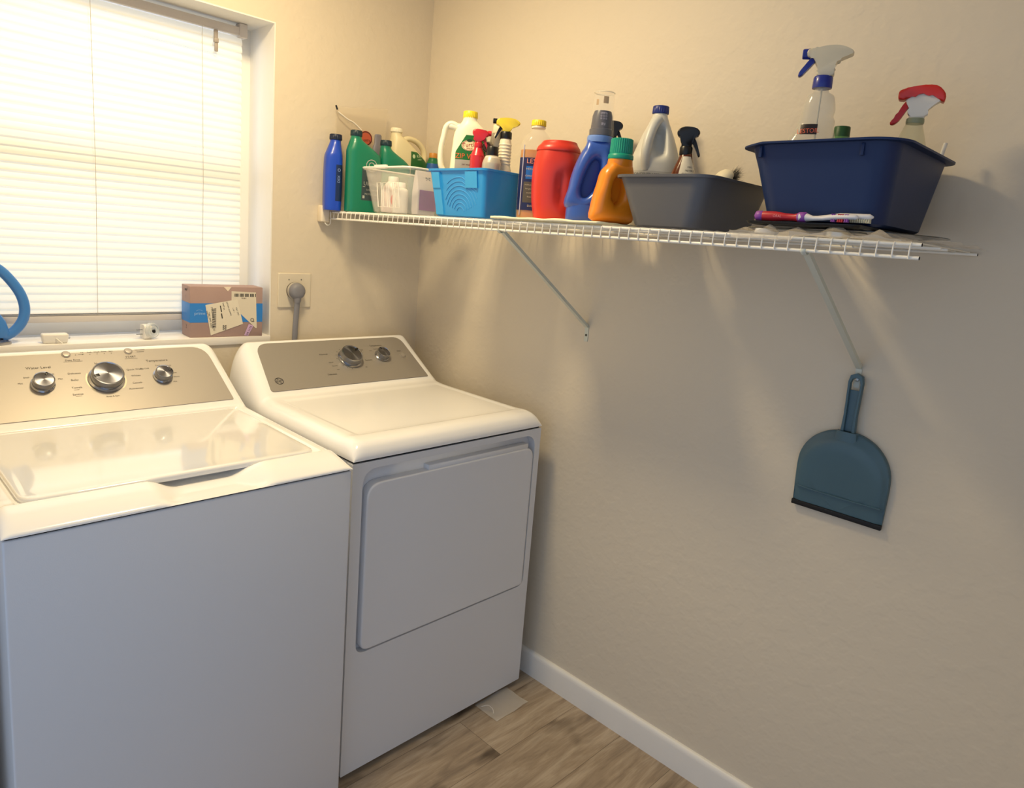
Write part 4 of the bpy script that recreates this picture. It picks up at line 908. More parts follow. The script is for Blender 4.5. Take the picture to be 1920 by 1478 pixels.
# 5 cream jug
M_cream = mat('jug_cream', '#e8dcb4', 0.4, sss=0.2)
se = [(0, 0, 0, 0.075, 0.028, 4), (0.005, 0, 0, 0.080, 0.033, 4), (0.14, 0, 0, 0.080, 0.033, 4), (0.20, -0.006, 0, 0.074, 0.033, 3.4), (0.235, -0.026, 0, 0.052, 0.030, 2.8), (0.262, -0.044, 0, 0.030, 0.026, 2.3), (0.276, -0.055, 0, 0.0185, 0.0185, 2), (0.290, -0.055, 0, 0.0175, 0.0175, 2)]
t = bottle('weedkiller_jug', 'cream jug with a green label and a loop handle in the back corner', 'jug', -0.112, -0.045, SZ(-0.045), 0, se, M_cream, (0.0205, 0.014, 0.286, mat('cap_cream', '#f1e8cc', 0.4), -0.055, 1))
finish('handle', tube(spline([(-0.030, 0, 0.262), (-0.005, 0, 0.272), (0.030, 0, 0.268), (0.058, 0, 0.250), (0.070, 0, 0.225), (0.068, 0, 0.19)], 6), 0.0095, 14, ry=0.011), M_cream, t)
f = front_map(se)
finish('label', patch(f, (0.10, 0.228, lambda v: (-0.012 - 0.0 * v, 0.074 if v < 0.19 else 0.074 - (v - 0.19) * 1.5)), 0.0008, 16, 14), mat('label_green', '#2d6a36', 0.45), t)
q = disc_uv(0.0, 0.212, 0.006, 0.007); join(q, text_bm([('Killer', 0.028, 0.216, 0.014, 12), ('WEED', 0.026, 0.204, 0.007, 12)])); finish('label_lettering', wrap(q, f, 0.0014), mat('lettering_cream', '#cfe0b8', 0.5), t, smooth=False)
# 6 little green bottle, orange cap
se = [(0, 0, 0, 0.022, 0.022, 2), (0.004, 0, 0, 0.025, 0.025, 2), (0.17, 0, 0, 0.025, 0.025, 2), (0.20, 0, 0, 0.019, 0.019, 2), (0.213, 0, 0, 0.014, 0.014, 2)]
t = bottle('cleaner_bottle', 'small green bottle with an orange cap behind the baskets', 'bottle', -0.058, -0.118, SZ(-0.11), -38, se, mat('green_dark', '#176b45', 0.35), (0.0145, 0.017, 0.212, mat('cap_orange', '#c98a3c', 0.4)))
finish('label', patch(front_map(se), (0.10, 0.192, lambda v: (-0.021, 0.021))), mat('label_mixblue', '#2456a0', 0.45), t)

# ---- inside the white basket
zi = SZ(-0.29) + 0.005
se = [(0, 0, 0, 0.028, 0.020, 2.5), (0.006, 0, 0, 0.033, 0.025, 2.5), (0.05, 0, 0, 0.034, 0.026, 2.5), (0.075, 0, 0, 0.024, 0.02, 2), (0.086, 0, 0, 0.013, 0.013, 2)]
t = bottle('lotion_bottle', 'white and pink bottle at the left inside the white basket', 'bottle', -0.312, -0.243, zi, -35, se, mat('pink_white', '#efe0da', 0.4), (0.015, 0.014, 0.084, M_wp)); t.scale = (1.1, 1.1, 1.15); q = disc_uv(0.006, 0.035, 0.012, 0.018); finish('label', wrap(q, front_map(se), 0.001), mat('label_coral', '#e0706a', 0.45), t)
se = [(0, 0, 0, 0.018, 0.018, 2), (0.004, 0, 0, 0.021, 0.021, 2), (0.06, 0, 0, 0.021, 0.021, 2), (0.07, 0, 0, 0.012, 0.012, 2)]
t = bottle('lotion_bottle', 'small round white bottle in the middle of the white basket', 'bottle', -0.325, -0.301, zi, -35, se, mat('bottle_white', '#ece8df', 0.35), (0.014, 0.016, 0.069, mat('bottle_white', '#ece8df')))
t.scale = (1.15, 1.15, 1.1)
o = finish('carton', box(-0.022, 0.022, -0.022, 0.022, 0, 0.115, 0.001), mat('carton_greygreen', '#8d9a90', 0.6)); o.location = (-0.262, -0.300, zi); o.rotation_euler = (0, 0, -0.3); tag(o, 'grey-green carton standing inside the white basket', 'box')
t = thing('detergent_packet', 'purple and white printed packet at the right end inside the white basket', 'packet', (-0.283, -0.366, zi), 0)
t.scale = (1.2, 1.0, 1.12)
b = rings([[(x, y, z) for x, y in rpoly([(-0.030 * k, -0.014 * q_), (0.030 * k, -0.014 * q_), (0.030 * k, 0.014 * q_), (-0.030 * k, 0.014 * q_)], 0.004 * q_, 3)] for z, k, q_ in ((0, 0.96, 1), (0.01, 1, 1.15), (0.06, 1.0, 1.15), (0.1, 1.0, 0.6), (0.118, 1.0, 0.15))])
finish('packet_body', b, mat('packet_white', '#d8d0cc', 0.5), t)
b = rect_uv(-0.026, 0.030, 0.012, 0.066); b.transform(frame((0, -0.0175, 0), (1, 0, 0), (0, 0, 1), (0, -1, 0))); finish('purple_panel', b, mat('packet_purple', '#8c3f94', 0.5, var=0.2, vscale=90), t, smooth=False)
b = text_bm([('25', 0.004, 0.095, 0.018), ('TU', 0.006, 0.078, 0.013)]); b.transform(frame((0, -0.0172, 0), (1, 0, 0), (0, 0.08, 1), (0, -1, 0.08))); finish('packet_lettering', b, mat('packet_ink', '#4b5a68', 0.5), t, smooth=False)
o = finish('tissue', crumple(-0.03, 0.03, -0.03, 0.03, 12, 12, lambda x, y: 0.11 + 0.02 * math.exp(-(x*x + y*y) / 0.0004) - 8 * (x*x + y*y), 0.008, 2.2, 0.004), mat('tissue_white', '#ebe2cf', 0.8), angle=180); o.location = (-0.315, -0.330, zi - 0.003); tag(o, 'crumpled pale tissue tucked at the top of the white basket', 'tissue')
o.location = (-0.205, -0.335, zi - 0.003)

# ---- inside the blue bin
zi = SZ(-0.62) + 0.0035
# turtle wax jug
M_wj = mat('jug_white', '#efe9cf', 0.38, sss=0.15)
RJ = 48.5 - 90
se = [(0, 0.010, 0, 0.048, 0.024, 3.4), (0.005, 0.010, 0, 0.052, 0.028, 3.4), (0.10, 0.010, 0, 0.052, 0.028, 3.4), (0.17, 0.012, 0, 0.051, 0.028, 3.2), (0.215, 0.014, 0, 0.050, 0.027, 3), (0.248, 0.014, 0, 0.046, 0.026, 2.7), (0.268, 0.013, 0, 0.034, 0.025, 2.3), (0.283, 0.010, 0, 0.0215, 0.0215, 2), (0.294, 0.010, 0, 0.020, 0.020, 2)]
t = bottle('wash_jug', 'white car wash jug with yellow cap and green label in the blue bin', 'jug', -0.293, -0.556, zi, RJ, se, M_wj, (0.0205, 0.020, 0.291, mat('cap_yellow', '#e8cf2a', 0.4), 0.010, 1))
t.scale = (1, 1, 0.955)
finish('handle', tube(spline([(-0.012, 0, 0.258), (-0.040, 0, 0.272), (-0.056, 0, 0.262), (-0.062, 0, 0.235), (-0.068, 0, 0.195), (-0.066, 0, 0.150), (-0.052, 0, 0.125), (-0.036, 0, 0.12)], 6), 0.0085, 14, ry=0.011), M_wj, t)
finish('handle_bridge', tube(spline([(-0.050, 0, 0.266), (-0.022, 0, 0.262), (0.0, 0, 0.258)], 4), [0.009] + [0.011] * 3 + [0.013] * 5, 12), M_wj, t)
f = front_map(se)
def lab(v):
    a = -0.026 + 0.0 if v < 0.19 else -0.026 + (v - 0.19) * 0.55
    c = 0.064 if v < 0.2 else 0.064 - (v - 0.2) * 0.15
    return (a + 0.0, c)
finish('label', patch(f, (0.168, 0.240, lab), 0.0008, 18, 12), mat('label_turtle_green', '#1d6b2c', 0.4), t)
finish('label_footer', patch(f, (0.140, 0.168, lambda v: (-0.026, 0.064)), 0.0008, 18, 4), mat('label_silver', '#a9a49a', 0.35), t)
q = disc_uv(0.012, 0.210, 0.022, 0.0155); finish('label_oval', wrap(q, f, 0.0012), mat('oval_cream', '#e9dfb4', 0.5), t)
q = ring_uv(0.012, 0.210, 0.0195, 0.0208, 36, 0.70); join(q, text_bm([('Turtle', 0.012, 0.212, 0.0165, 6), ('WAX', 0.013, 0.2015, 0.0075)])); finish('oval_lettering', wrap(q, f, 0.0017), mat('ink_redbrown', '#a3311c', 0.5), t, smooth=False)
q = disc_uv(0.012, 0.2245, 0.008, 0.004); finish('oval_mark', wrap(q, f, 0.0018), mat('mark_dkgreen', '#1a3d20', 0.5), t)
q = text_bm([('ZIP WAX', 0.014, 0.178, 0.0205, 0, 'CENTER', 0.95)]); finish('name_lettering', wrap(q, f, 0.0014), mat('ink_orange', '#e0662a', 0.45), t, smooth=False)
q = text_bm([('car wash & wax', 0.018, 0.155, 0.0075)]); finish('footer_lettering', wrap(q, f, 0.0014), mat('ink_brown', '#5b2f2a', 0.5), t, smooth=False)

def sprayer(t, z, r, m_head, m_trig, m_collar, m_noz, side=-1, s=1.0, th=0.024, collar_h=0.018, shape=0, trig_ang=0):
    """trigger head on collar at height z; nozzle points to side*x"""
    finish('collar', lathe([(r * 0.96, 0), (r, 0.002), (r, collar_h - 0.003), (r * 0.9, collar_h)], 36), m_collar, t, mx=Matrix.Translation((0, 0, z)))
    zc = z + collar_h
    if shape == 0:   # long backward-swept head
        P_ = [(-0.030, 0.036), (-0.030, 0.020), (-0.014, 0.016), (-0.010, 0.0), (0.011, 0.0), (0.012, 0.012), (0.026, 0.018), (0.040, 0.028), (0.030, 0.040), (0.006, 0.044), (-0.016, 0.042)]
    elif shape == 1:  # rounded black head
        P_ = [(-0.024, 0.040), (-0.028, 0.030), (-0.020, 0.022), (-0.011, 0.012), (-0.011, 0.0), (0.011, 0.0), (0.012, 0.016), (0.022, 0.024), (0.025, 0.034), (0.014, 0.044), (-0.008, 0.045)]
    else:            # wedge head
        P_ = [(-0.032, 0.034), (-0.032, 0.022), (-0.014, 0.014), (-0.010, 0.0), (0.010, 0.0), (0.013, 0.014), (0.022, 0.030), (0.014, 0.042), (-0.02, 0.040)]
    P_ = [(side * -1 * x * s, zz * s) for x, zz in P_]
    if side == 1: P_ = P_[::-1]
    b = prism(spl2(P_, 4), th * s, th * s * 0.30, 3); finish('spray_head', b, m_head, t, mx=Matrix.Translation((0, 0, zc)), angle=60)
    q = -side
    T_ = [(-0.017, 0.020), (-0.023, 0.010), (-0.030, -0.008), (-0.034, -0.020), (-0.030, -0.022), (-0.024, -0.010), (-0.016, 0.004), (-0.011, 0.014)]
    T_ = [(q * x * s, zz * s) for x, zz in T_]
    if side == 1: T_ = T_[::-1]
    b = prism(spl2(T_, 3), th * s * 0.55, 0.0018, 2); finish('trigger', b, m_trig, t, mx=Matrix.Translation((0, 0, zc)), angle=60)
    nz = lathe([(0.0075 * s, 0), (0.0085 * s, 0.001), (0.0085 * s, 0.012 * s), (0.006 * s, 0.013 * s), (0.003, 0.013 * s)], 20)
    finish('nozzle', nz, m_noz, t, mx=Matrix.Translation((side * (0.013 if shape == 1 else 0.029) * s, 0, zc + 0.032 * s)) @ Matrix.Rotation(side * PI/2, 4, 'Y'))
# red spray bottle (small)
M_rs = mat('red_plastic', '#c4232f', 0.32, coat=0.2)
t = thing('spray_bottle', 'small red trigger spray bottle in the blue bin', 'spray bottle', (-0.323, -0.646, zi), RJ)
se = [(0, 0, 0, 0.018, 0.018, 2), (0.004, 0, 0, 0.0205, 0.0205, 2), (0.150, 0, 0, 0.0205, 0.0205, 2), (0.170, 0, 0, 0.019, 0.019, 2), (0.186, 0, 0, 0.012, 0.012, 2), (0.192, 0, 0, 0.010, 0.010, 2)]
finish('body', loft(se, 4, 36), M_rs, t); sprayer(t, 0.190, 0.0115, M_rs, M_rs, M_rs, M_rs, side=1, s=0.82, shape=2, collar_h=0.014)
# grey bottle lying over the rest + tan capped bottle behind
M_gs = mat('grey_satin', '#8d8578', 0.35, metal=0.3)
se = [(0, 0, 0, 0.021, 0.019, 2.6), (0.004, 0, 0, 0.024, 0.022, 2.6), (0.20, 0, 0, 0.024, 0.022, 2.6), (0.235, 0, 0, 0.021, 0.019, 2.2), (0.240, 0, 0, 0.016, 0.016, 2)]
bottle('polish_bottle', 'grey bottle with a wide beige cap at the back of the blue bin', 'bottle', -0.246, -0.645, zi, RJ, se, M_gs, (0.0185, 0.024, 0.238, mat('cap_beige', '#ddd0b2', 0.4)))
t = thing('aerosol_can', 'small grey can lying on its side in the blue bin, round base showing', 'can', (-0.2900, -0.6440, zi + 0.196), rot=(math.radians(-78), 0, math.radians(-62)))
finish('can_body', lathe([(0.0125, 0), (0.0145, 0.002), (0.0145, 0.022), (0.0125, 0.026), (0.006, 0.027)], 32), M_gs, t)
b = ring_uv(0, 0, 0.0105, 0.012, 28); join(b, text_bm([('K', 0, 0, 0.013)])); finish('base_mark', b, mat('mark_dark', '#3d3a36', 0.5), t, smooth=False, mx=Matrix.Translation((0, 0, -0.0006)) @ Matrix.Rotation(PI, 4, 'X'))
# dome bottle, black cap
se = [(0, 0, 0, 0.022, 0.022, 2), (0.004, 0, 0, 0.025, 0.025, 2), (0.13, 0, 0, 0.026, 0.026, 2), (0.152, 0, 0, 0.0245, 0.0245, 2), (0.166, 0, 0, 0.018, 0.018, 2), (0.172, 0, 0, 0.012, 0.012, 2)]
t = bottle('spray_can', 'pearl grey dome-shouldered bottle with a black cap in the blue bin', 'bottle', -0.314, -0.695, zi, RJ, se, mat('pearl_grey', '#b9b3a3', 0.3, metal=0.2), (0.0165, 0.026, 0.166, M_black))
finish('collar_ring', lathe([(0.0195, 0.158), (0.0205, 0.162), (0.019, 0.165)], 32), mat('collar_pale', '#d9d2be', 0.4), t)
# ribbed beige spray bottle with yellow trigger
t = thing('spray_bottle', 'ribbed cream spray bottle with yellow head and black trigger in the blue bin', 'spray bottle', (-0.262, -0.690, zi), RJ)
t.scale = (1.05, 1.05, 0.95)
se = [(0, 0, 0, 0.020, 0.020, 2.4)] + [(0.004, 0, 0, 0.0225, 0.022, 2.4), (0.12, 0, 0, 0.0225, 0.022, 2.4), (0.150, 0, 0, 0.018, 0.018, 2)]
z = 0.158
while z < 0.215: se += [(z, 0, 0, 0.0162, 0.0162, 2), (z + 0.003, 0, 0, 0.0175, 0.0175, 2), (z + 0.006, 0, 0, 0.0162, 0.0162, 2)]; z += 0.009
se += [(0.226, 0, 0, 0.0150, 0.0150, 2), (0.238, 0, 0, 0.012, 0.012, 2)]
finish('body', loft(se, 2, 36), mat('ribbed_cream', '#e2d8bf', 0.4), t)
M_yel = mat('yellow_clear', '#e3cc3a', 0.25, sss=0.2)
sprayer(t, 0.232, 0.0155, M_yel, M_black, M_black, M_black, side=-1, s=0.88, shape=0, collar_h=0.020)
finish('label', patch(front_map(se, 2), (0.09, 0.14, lambda v: (-0.018, 0.018))), mat('label_redstrip', '#b8402e', 0.5), t)

# ---- amber cleaner bottle (yellow cap)
zc_ = SZ(-0.75) + 0.0
se = [(0, 0, 0, 0.038, 0.030, 3), (0.005, 0, 0, 0.043, 0.034, 3), (0.06, 0, 0, 0.044, 0.035, 3), (0.185, 0, 0, 0.045, 0.036, 2.8), (0.215, 0, 0, 0.044, 0.035, 2.6), (0.240, 0, 0, 0.032, 0.028, 2.3), (0.256, 0, 0, 0.018, 0.018, 2), (0.266, 0, 0, 0.0165, 0.0165, 2)]
LR = -47
t = thing('cleaner_bottle', 'clear bottle of amber cleaner with a yellow cap and navy label', 'bottle', (-0.241, -0.792, zc_), LR)
t.scale = (1, 1, 0.955)
finish('body', loft(se, 4, 44), film('clear_pet', '#e9e3cf', 0.15, 0.05), t, angle=60)
si = [(z if z else 0.002, cx, cy, rx - 0.002, ry - 0.002, p) for z, cx, cy, rx, ry, p in se if z < 0.2] + [(0.200, 0, 0, 0.0425, 0.0335, 2.7)]
finish('liquid', loft(si, 3, 40), mat('amber_liquid', '#b87312', 0.1, coat=0.3), t)
finish('cap', cap_mesh_r(0.0195, 0.016, 0.268, ribs=1), mat('cap_yellow', '#e8cf2a'), t); finish('neck_ring', lathe([(0.019, 0.262), (0.0195, 0.265), (0.018, 0.268)], 30), mat('ring_clear', '#d8d2c0', 0.2), t)
f = front_map(se)
finish('label', patch(f, (0.034, 0.178, lambda v: (-0.0425, 0.0425)), 0.0008, 24, 8), mat('label_navy', '#1c2350', 0.35), t)
q = rect_uv(-0.024, 0.04, 0.120, 0.155, 8, 2); finish('blue_band', wrap(q, f, 0.0011), mat('band_blue', '#2063b4', 0.4), t)
q = text_bm([('LESTOIL', 0.008, 0.168, 0.019, 0, 'CENTER', 0.95)]); finish('name_lettering', wrap(q, f, 0.0014), mat('ink_salmon', '#d98f78', 0.5), t, smooth=False)
q = rect_uv(-0.028, 0.036, 0.055, 0.112, 8, 2); finish('small_print_panel', wrap(q, f, 0.0011), mat('panel_khaki', '#4e4a40', 0.5), t)
q = text_bm([('HEAVY DUTY', 0.0, 0.147, 0.008), ('CONCENTRATE', 0.0, 0.128, 0.007), ('multi-purpose cleanser', 0.002, 0.104, 0.0058), ('for grease and stains', 0.002, 0.093, 0.0058), ('works on laundry', 0.002, 0.082, 0.0058), ('floors and walls', 0.002, 0.071, 0.0058), ('DANGER', 0.002, 0.046, 0.008)]); finish('small_print', wrap(q, f, 0.0015), mat('ink_pale', '#b9b39d', 0.5), t, smooth=False)
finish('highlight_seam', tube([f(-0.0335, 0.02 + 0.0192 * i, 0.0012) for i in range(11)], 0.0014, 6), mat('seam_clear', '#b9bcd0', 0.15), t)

# ---- red tub
M_red = mat('tub_red', '#cf3322', 0.38, coat=0.15)
RR = -48
t = thing('detergent_tub', 'red barrel-shaped plastic tub with a screw lid between the cleaner and blue jug', 'tub', (-0.268, -0.894, SZ(-0.88, CL)), RR)
t.scale = (1, 1, 0.945)
se = [(0, 0, 0, 0.046, 0.040, 2.6), (0.004, 0, 0, 0.050, 0.044, 2.6), (0.05, 0, 0, 0.0590, 0.051, 2.6), (0.11, 0, 0, 0.0625, 0.054, 2.6), (0.15, 0.001, 0, 0.0615, 0.053, 2.5), (0.180, 0.001, 0, 0.056, 0.050, 2.3), (0.186, 0.001, 0, 0.0545, 0.049, 2.2)]
b = loft(se, 5, 52)
for v in b.verts:  # moulded grip on the right half
    e = math.exp(-((v.co.x - 0.012) / 0.010) ** 2) * math.exp(-((v.co.z - 0.085) / 0.045) ** 4)
    if v.co.y < 0: v.co.y += 0.010 * e * (1 if v.co.x > 0.0 else 1)
    if v.co.y < 0 and v.co.x > 0.012: v.co.y += 0.006 * math.exp(-((v.co.z - 0.085) / 0.05) ** 4) * math.exp(-((v.co.x - 0.03) / 0.02) ** 2)
finish('body', b, M_red, t, angle=70)
finish('lid', loft([(0.184, 0.001, 0, 0.056, 0.051, 2.2), (0.187, 0.001, 0, 0.0575, 0.052, 2.2), (0.196, 0.001, 0, 0.0545, 0.050, 2.2), (0.204, 0.002, 0, 0.048, 0.045, 2.1), (0.2115, 0.003, 0, 0.044, 0.042, 2), (0.2125, 0.003, 0, 0.040, 0.038, 2)], 2, 52), M_red, t)

# ---- blue detergent jug with measuring cap
M_dj = mat('detergent_blue', '#3559b0', 0.3, coat=0.3)
t = thing('detergent_jug', 'blue laundry detergent jug with an oval handle and a tall clear measuring cap', 'jug', (-0.292, -1.036, SZ(-1.0, CL)), -47)
# outline with a handle hole, extruded and rounded: swept as a bent ring body
se = [(0, -0.010, 0, 0.045, 0.030, 3), (0.005, -0.010, 0, 0.049, 0.034, 3), (0.04, -0.009, 0, 0.050, 0.035, 2.8)]
b = loft(se, 3, 44)
OUT = [(-0.059, 0.03), (-0.058, 0.08), (-0.051, 0.120), (-0.039, 0.155), (-0.024, 0.184), (-0.020, 0.198), (0.036, 0.198), (0.043, 0.165), (0.044, 0.12), (0.043, 0.07), (0.041, 0.03)]
HOL = [(-0.024, 0.064), (-0.026, 0.085), (-0.020, 0.108), (-0.012, 0.130), (-0.003, 0.145), (0.004, 0.148), (0.011, 0.144), (0.014, 0.125), (0.010, 0.098), (-0.001, 0.074), (-0.013, 0.061)]
def resample(pts, n, start):
    P2 = spl2(pts, 8); L_ = [0]
    for i in range(len(P2)): a, c = P2[i], P2[(i+1) % len(P2)]; L_.append(L_[-1] + math.hypot(c[0]-a[0], c[1]-a[1]))
    res = []
    for k in range(n):
        s = L_[-1] * k / n
        for i in range(len(P2)):
            if L_[i] <= s <= L_[i+1]:
                q = (s - L_[i]) / max(1e-9, L_[i+1] - L_[i]); a, c = P2[i], P2[(i+1) % len(P2)]; res.append((a[0] + (c[0]-a[0])*q, a[1] + (c[1]-a[1])*q)); break
    return res
def align(pts, c, n):
    """radial resample around centre c at n equal angles"""
    P2 = spl2(pts, 10); out_ = []
    for k in range(n):
        a = 2 * PI * k / n; d = (math.cos(a), math.sin(a)); best = None
        for i in range(len(P2)):
            p, q = P2[i], P2[(i+1) % len(P2)]
            ex, ey = q[0]-p[0], q[1]-p[1]; den = d[0]*ey - d[1]*ex
            if abs(den) < 1e-12: continue
            tt = ((p[0]-c[0])*ey - (p[1]-c[1])*ex) / den; uu = ((p[0]-c[0])*d[1] - (p[1]-c[1])*d[0]) / den
            if tt > 0 and -1e-6 <= uu <= 1 + 1e-6 and (best is None or tt > best): best = tt
        out_.append((c[0] + d[0]*best, c[1] + d[1]*best))
    return out_
def holed(OUT, HOL, c, thick, n=72, hy=0.6):
    """body with an oval through-hole; thick(x,z)=half depth"""
    O_, H_ = align(OUT, c, n), align(HOL, c, n); R = []
    for side in (-1, 1):
        seq = [(0.0, 0.0), (0.04, 0.45), (0.14, 0.75), (0.32, 0.95), (0.55, 1.0), (0.78, 0.92), (0.92, 0.70), (1.0, 0.0)]
        if side == 1: seq = seq[::-1][1:-1]
        for s, h in seq:
            R.append([(o[0] + (q[0]-o[0]) * s, side * h * thick(o[0] + (q[0]-o[0])*s, o[1] + (q[1]-o[1])*s), o[1] + (q[1]-o[1]) * s) for o, q in zip(O_, H_)])
    return rings(R, closed=True)
join(b, holed(OUT, HOL, (-0.004, 0.105), lambda x, z: 0.035 - 0.008 * max(0, (z - 0.12) / 0.08)))
finish('body', b, M_dj, t, angle=60)
finish('rear_wall', loft([(0.04, -0.012, 0.010, 0.032, 0.014, 2.5), (0.10, -0.006, 0.012, 0.034, 0.012, 2.5), (0.165, 0.006, 0.010, 0.028, 0.012, 2.5)], 3, 28), mat('detergent_blue_deep', '#23459c', 0.35), t)
finish('neck', loft([(0.190, 0.008, 0, 0.031, 0.029, 2), (0.200, 0.008, 0, 0.0315, 0.0305, 2), (0.205, 0.008, 0, 0.0300, 0.0300, 2)], 2, 40), mat('neck_lightblue', '#6f8fd0', 0.3), t)
b = rings([[(0.009 + r * math.cos(2*PI*i/40), r * math.sin(2*PI*i/40), z) for i in range(40)] for r, z in ((0.0315, 0.2055), (0.0315, 0.212), (0.0270, 0.250), (0.0245, 0.300), (0.0240, 0.306), (0.0225, 0.308), (0.0005, 0.3085))], cap0=False)
mc = finish('measuring_cap', b, film('cap_clear', '#f4ecd8', 0.12, 0.04), t)
finish('cap_rim', tube([(0.009 + 0.0242 * math.cos(2*PI*i/32), 0.0242 * math.sin(2*PI*i/32), 0.3055) for i in range(32)], 0.0011, 6, closed=True), film('cap_rim_clear', '#f2ead6', 0.55, 0.1), t)
finish('inner_spout', lathe([(0.0285, 0.206), (0.0285, 0.220), (0.0262, 0.222), (0.0240, 0.252), (0.0205, 0.263), (0.0005, 0.264)], 36, 0.009, 0), mat('spout_navy', '#23294a', 0.35), t)
q = text_bm([('Fill', 0.010, 0.231, 0.009, 180), ('Line', 0.010, 0.256, 0.006, 180)])
for k in range(9):
    join(q, ring_uv(0.004 + (k % 3) * 0.006, 0.243 + (k // 3) * 0.006, 0.0014, 0.0021, 8))
def capmap(u, v, off): rr = 0.0318 - 0.0045 * max(0, (v - 0.212) / 0.038) ; d = math.sqrt(max(1e-8, rr*rr - (u-0.009)**2)); return Vector((u, -d - off, v))
finish('cap_printing', wrap(q, capmap, 0.0004), mat('cap_ink', '#b9b4c6', 0.4), t, smooth=False)
q = rect_uv(0.006, 0.018, 0.278, 0.294, 2, 2); join(q, rect_uv(-0.010, -0.005, 0.274, 0.287))
finish('cap_sticker', wrap(q, lambda u, v, off: Vector((u, -math.sqrt(max(1e-8, 0.0262**2 - (u-0.009)**2)) - off, v)), 0.0), mat('cap_tape', '#b59a78', 0.5), t)

# ---- black sprayer behind
t = thing('spray_bottle', 'black trigger head of a spray bottle peeking out behind the blue jug', 'spray bottle', (-0.066, -0.948, SZ(-0.93, CL)), -53)
finish('body', loft([(0, 0, 0, 0.028, 0.022, 2.6), (0.004, 0, 0, 0.031, 0.025, 2.6), (0.14, 0, 0, 0.031, 0.025, 2.6), (0.19, 0, 0, 0.022, 0.019, 2.2), (0.222, 0, 0, 0.0125, 0.0125, 2)], 4, 36), mat('dark_bottle', '#3c3a42', 0.3), t)
sprayer(t, 0.222, 0.015, M_black, M_black, M_black, M_black, side=1, s=0.95, shape=1)
# move a little so only its trigger shows
t.location = (-0.078, -0.917, SZ(-0.93, CL))

# ---- orange bottle, teal cap
M_or = mat('orange_plastic', '#e88a1c', 0.32, coat=0.25, sss=0.1)
t = thing('detergent_bottle', 'orange detergent bottle with a ribbed teal cap beside the grey dish pan', 'bottle', (-0.312, -1.118, SZ(-1.11, CL)), -24)
t.scale = (0.95, 0.95, 0.94)
OUT = [(-0.056, 0.004), (-0.058, 0.03), (-0.052, 0.065), (-0.044, 0.095), (-0.037, 0.125), (-0.022, 0.143), (-0.018, 0.150), (0.032, 0.150), (0.042, 0.135), (0.052, 0.10), (0.056, 0.05), (0.055, 0.004), (0.0, 0.0)]
HOL = [(-0.002, 0.048), (-0.010, 0.062), (-0.013, 0.085), (-0.008, 0.106), (0.004, 0.114), (0.014, 0.108), (0.018, 0.085), (0.014, 0.062), (0.006, 0.05)]
finish('body', holed(OUT, HOL, (0.002, 0.080), lambda x, z: 0.027), M_or, t, angle=60)
finish('rear_wall', loft([(0.035, 0.004, 0.009, 0.026, 0.009, 2.5), (0.08, 0.003, 0.010, 0.026, 0.009, 2.5), (0.12, 0.004, 0.009, 0.022, 0.009, 2.5)], 3, 28), M_or, t)
finish('neck', loft([(0.138, 0.010, 0, 0.033, 0.026, 2.2), (0.150, 0.010, 0, 0.0315, 0.028, 2), (0.158, 0.010, 0, 0.030, 0.0285, 2)], 2, 40), M_or, t)
M_teal = mat('cap_teal', '#12937a', 0.38)
finish('cap', cap_mesh_r(0.0275, 0.040, 0.166, 0.010, 0, 1, 64, 0.96), M_teal, t); finish('cap_skirt', lathe([(0.0305, 0.156), (0.0315, 0.158), (0.0310, 0.166), (0.0285, 0.169), (0.026, 0.170)], 48, 0.010, 0), M_teal, t)

# ---- bleach jug
t = thing('bleach_jug', 'white translucent gallon jug with a navy cap behind the grey dish pan', 'jug', (-0.096, -1.078, SZ(-1.09, CL)), -56)
t.scale = (1, 1, 0.975)
M_bl = mat('bleach_white', '#cfcfc8', 0.36, sss=0.2)
se = [(0, 0, 0, 0.054, 0.040, 3), (0.006, 0, 0, 0.060, 0.046, 3), (0.10, 0, 0, 0.062, 0.047, 3), (0.165, 0, 0, 0.062, 0.047, 2.8), (0.195, 0, 0, 0.056, 0.044, 2.5), (0.235, 0, 0, 0.042, 0.034, 2.2), (0.272, 0, 0, 0.026, 0.024, 2), (0.292, 0, 0, 0.0185, 0.0185, 2), (0.300, 0, 0, 0.018, 0.018, 2)]
b = loft(se, 6, 56)
for v in b.verts:   # pinched grip under the handle
    if v.co.y < 0 and 0.165 < v.co.z < 0.288:
        e = math.exp(-((v.co.x - 0.002 - (0.235 - v.co.z) * 0.1) / 0.016) ** 4) * math.exp(-((v.co.z - 0.222) / 0.036) ** 4); v.co.y += 0.032 * e
finish('body', b, M_bl, t, angle=80)
finish('handle', tube(spline([(0.0, -0.018, 0.282), (-0.010, -0.025, 0.268), (-0.018, -0.033, 0.245), (-0.024, -0.040, 0.215), (-0.026, -0.043, 0.185), (-0.022, -0.036, 0.150)], 6), [0.0125] * 31, 14), M_bl, t)
finish('cap', cap_mesh_r(0.0205, 0.0195, 0.2955, ribs=1), mat('cap_royal', '#1c2d78', 0.4), t)
f = front_map(se)
finish('label', patch(f, (0.03, 0.146, lambda v: (-0.056, 0.056)), 0.0008, 20, 8), mat('label_greywhite', '#b8b8b2', 0.4), t)
q = text_bm([('CONCENTRATED', -0.020, 0.137, 0.009), ('DISINFECTING', -0.020, 0.127, 0.0085), ('BLEACH', 0.034, 0.128, 0.010)]); finish('label_lettering', wrap(q, f, 0.0013), mat('ink_slate', '#4f545a', 0.5), t, smooth=False)

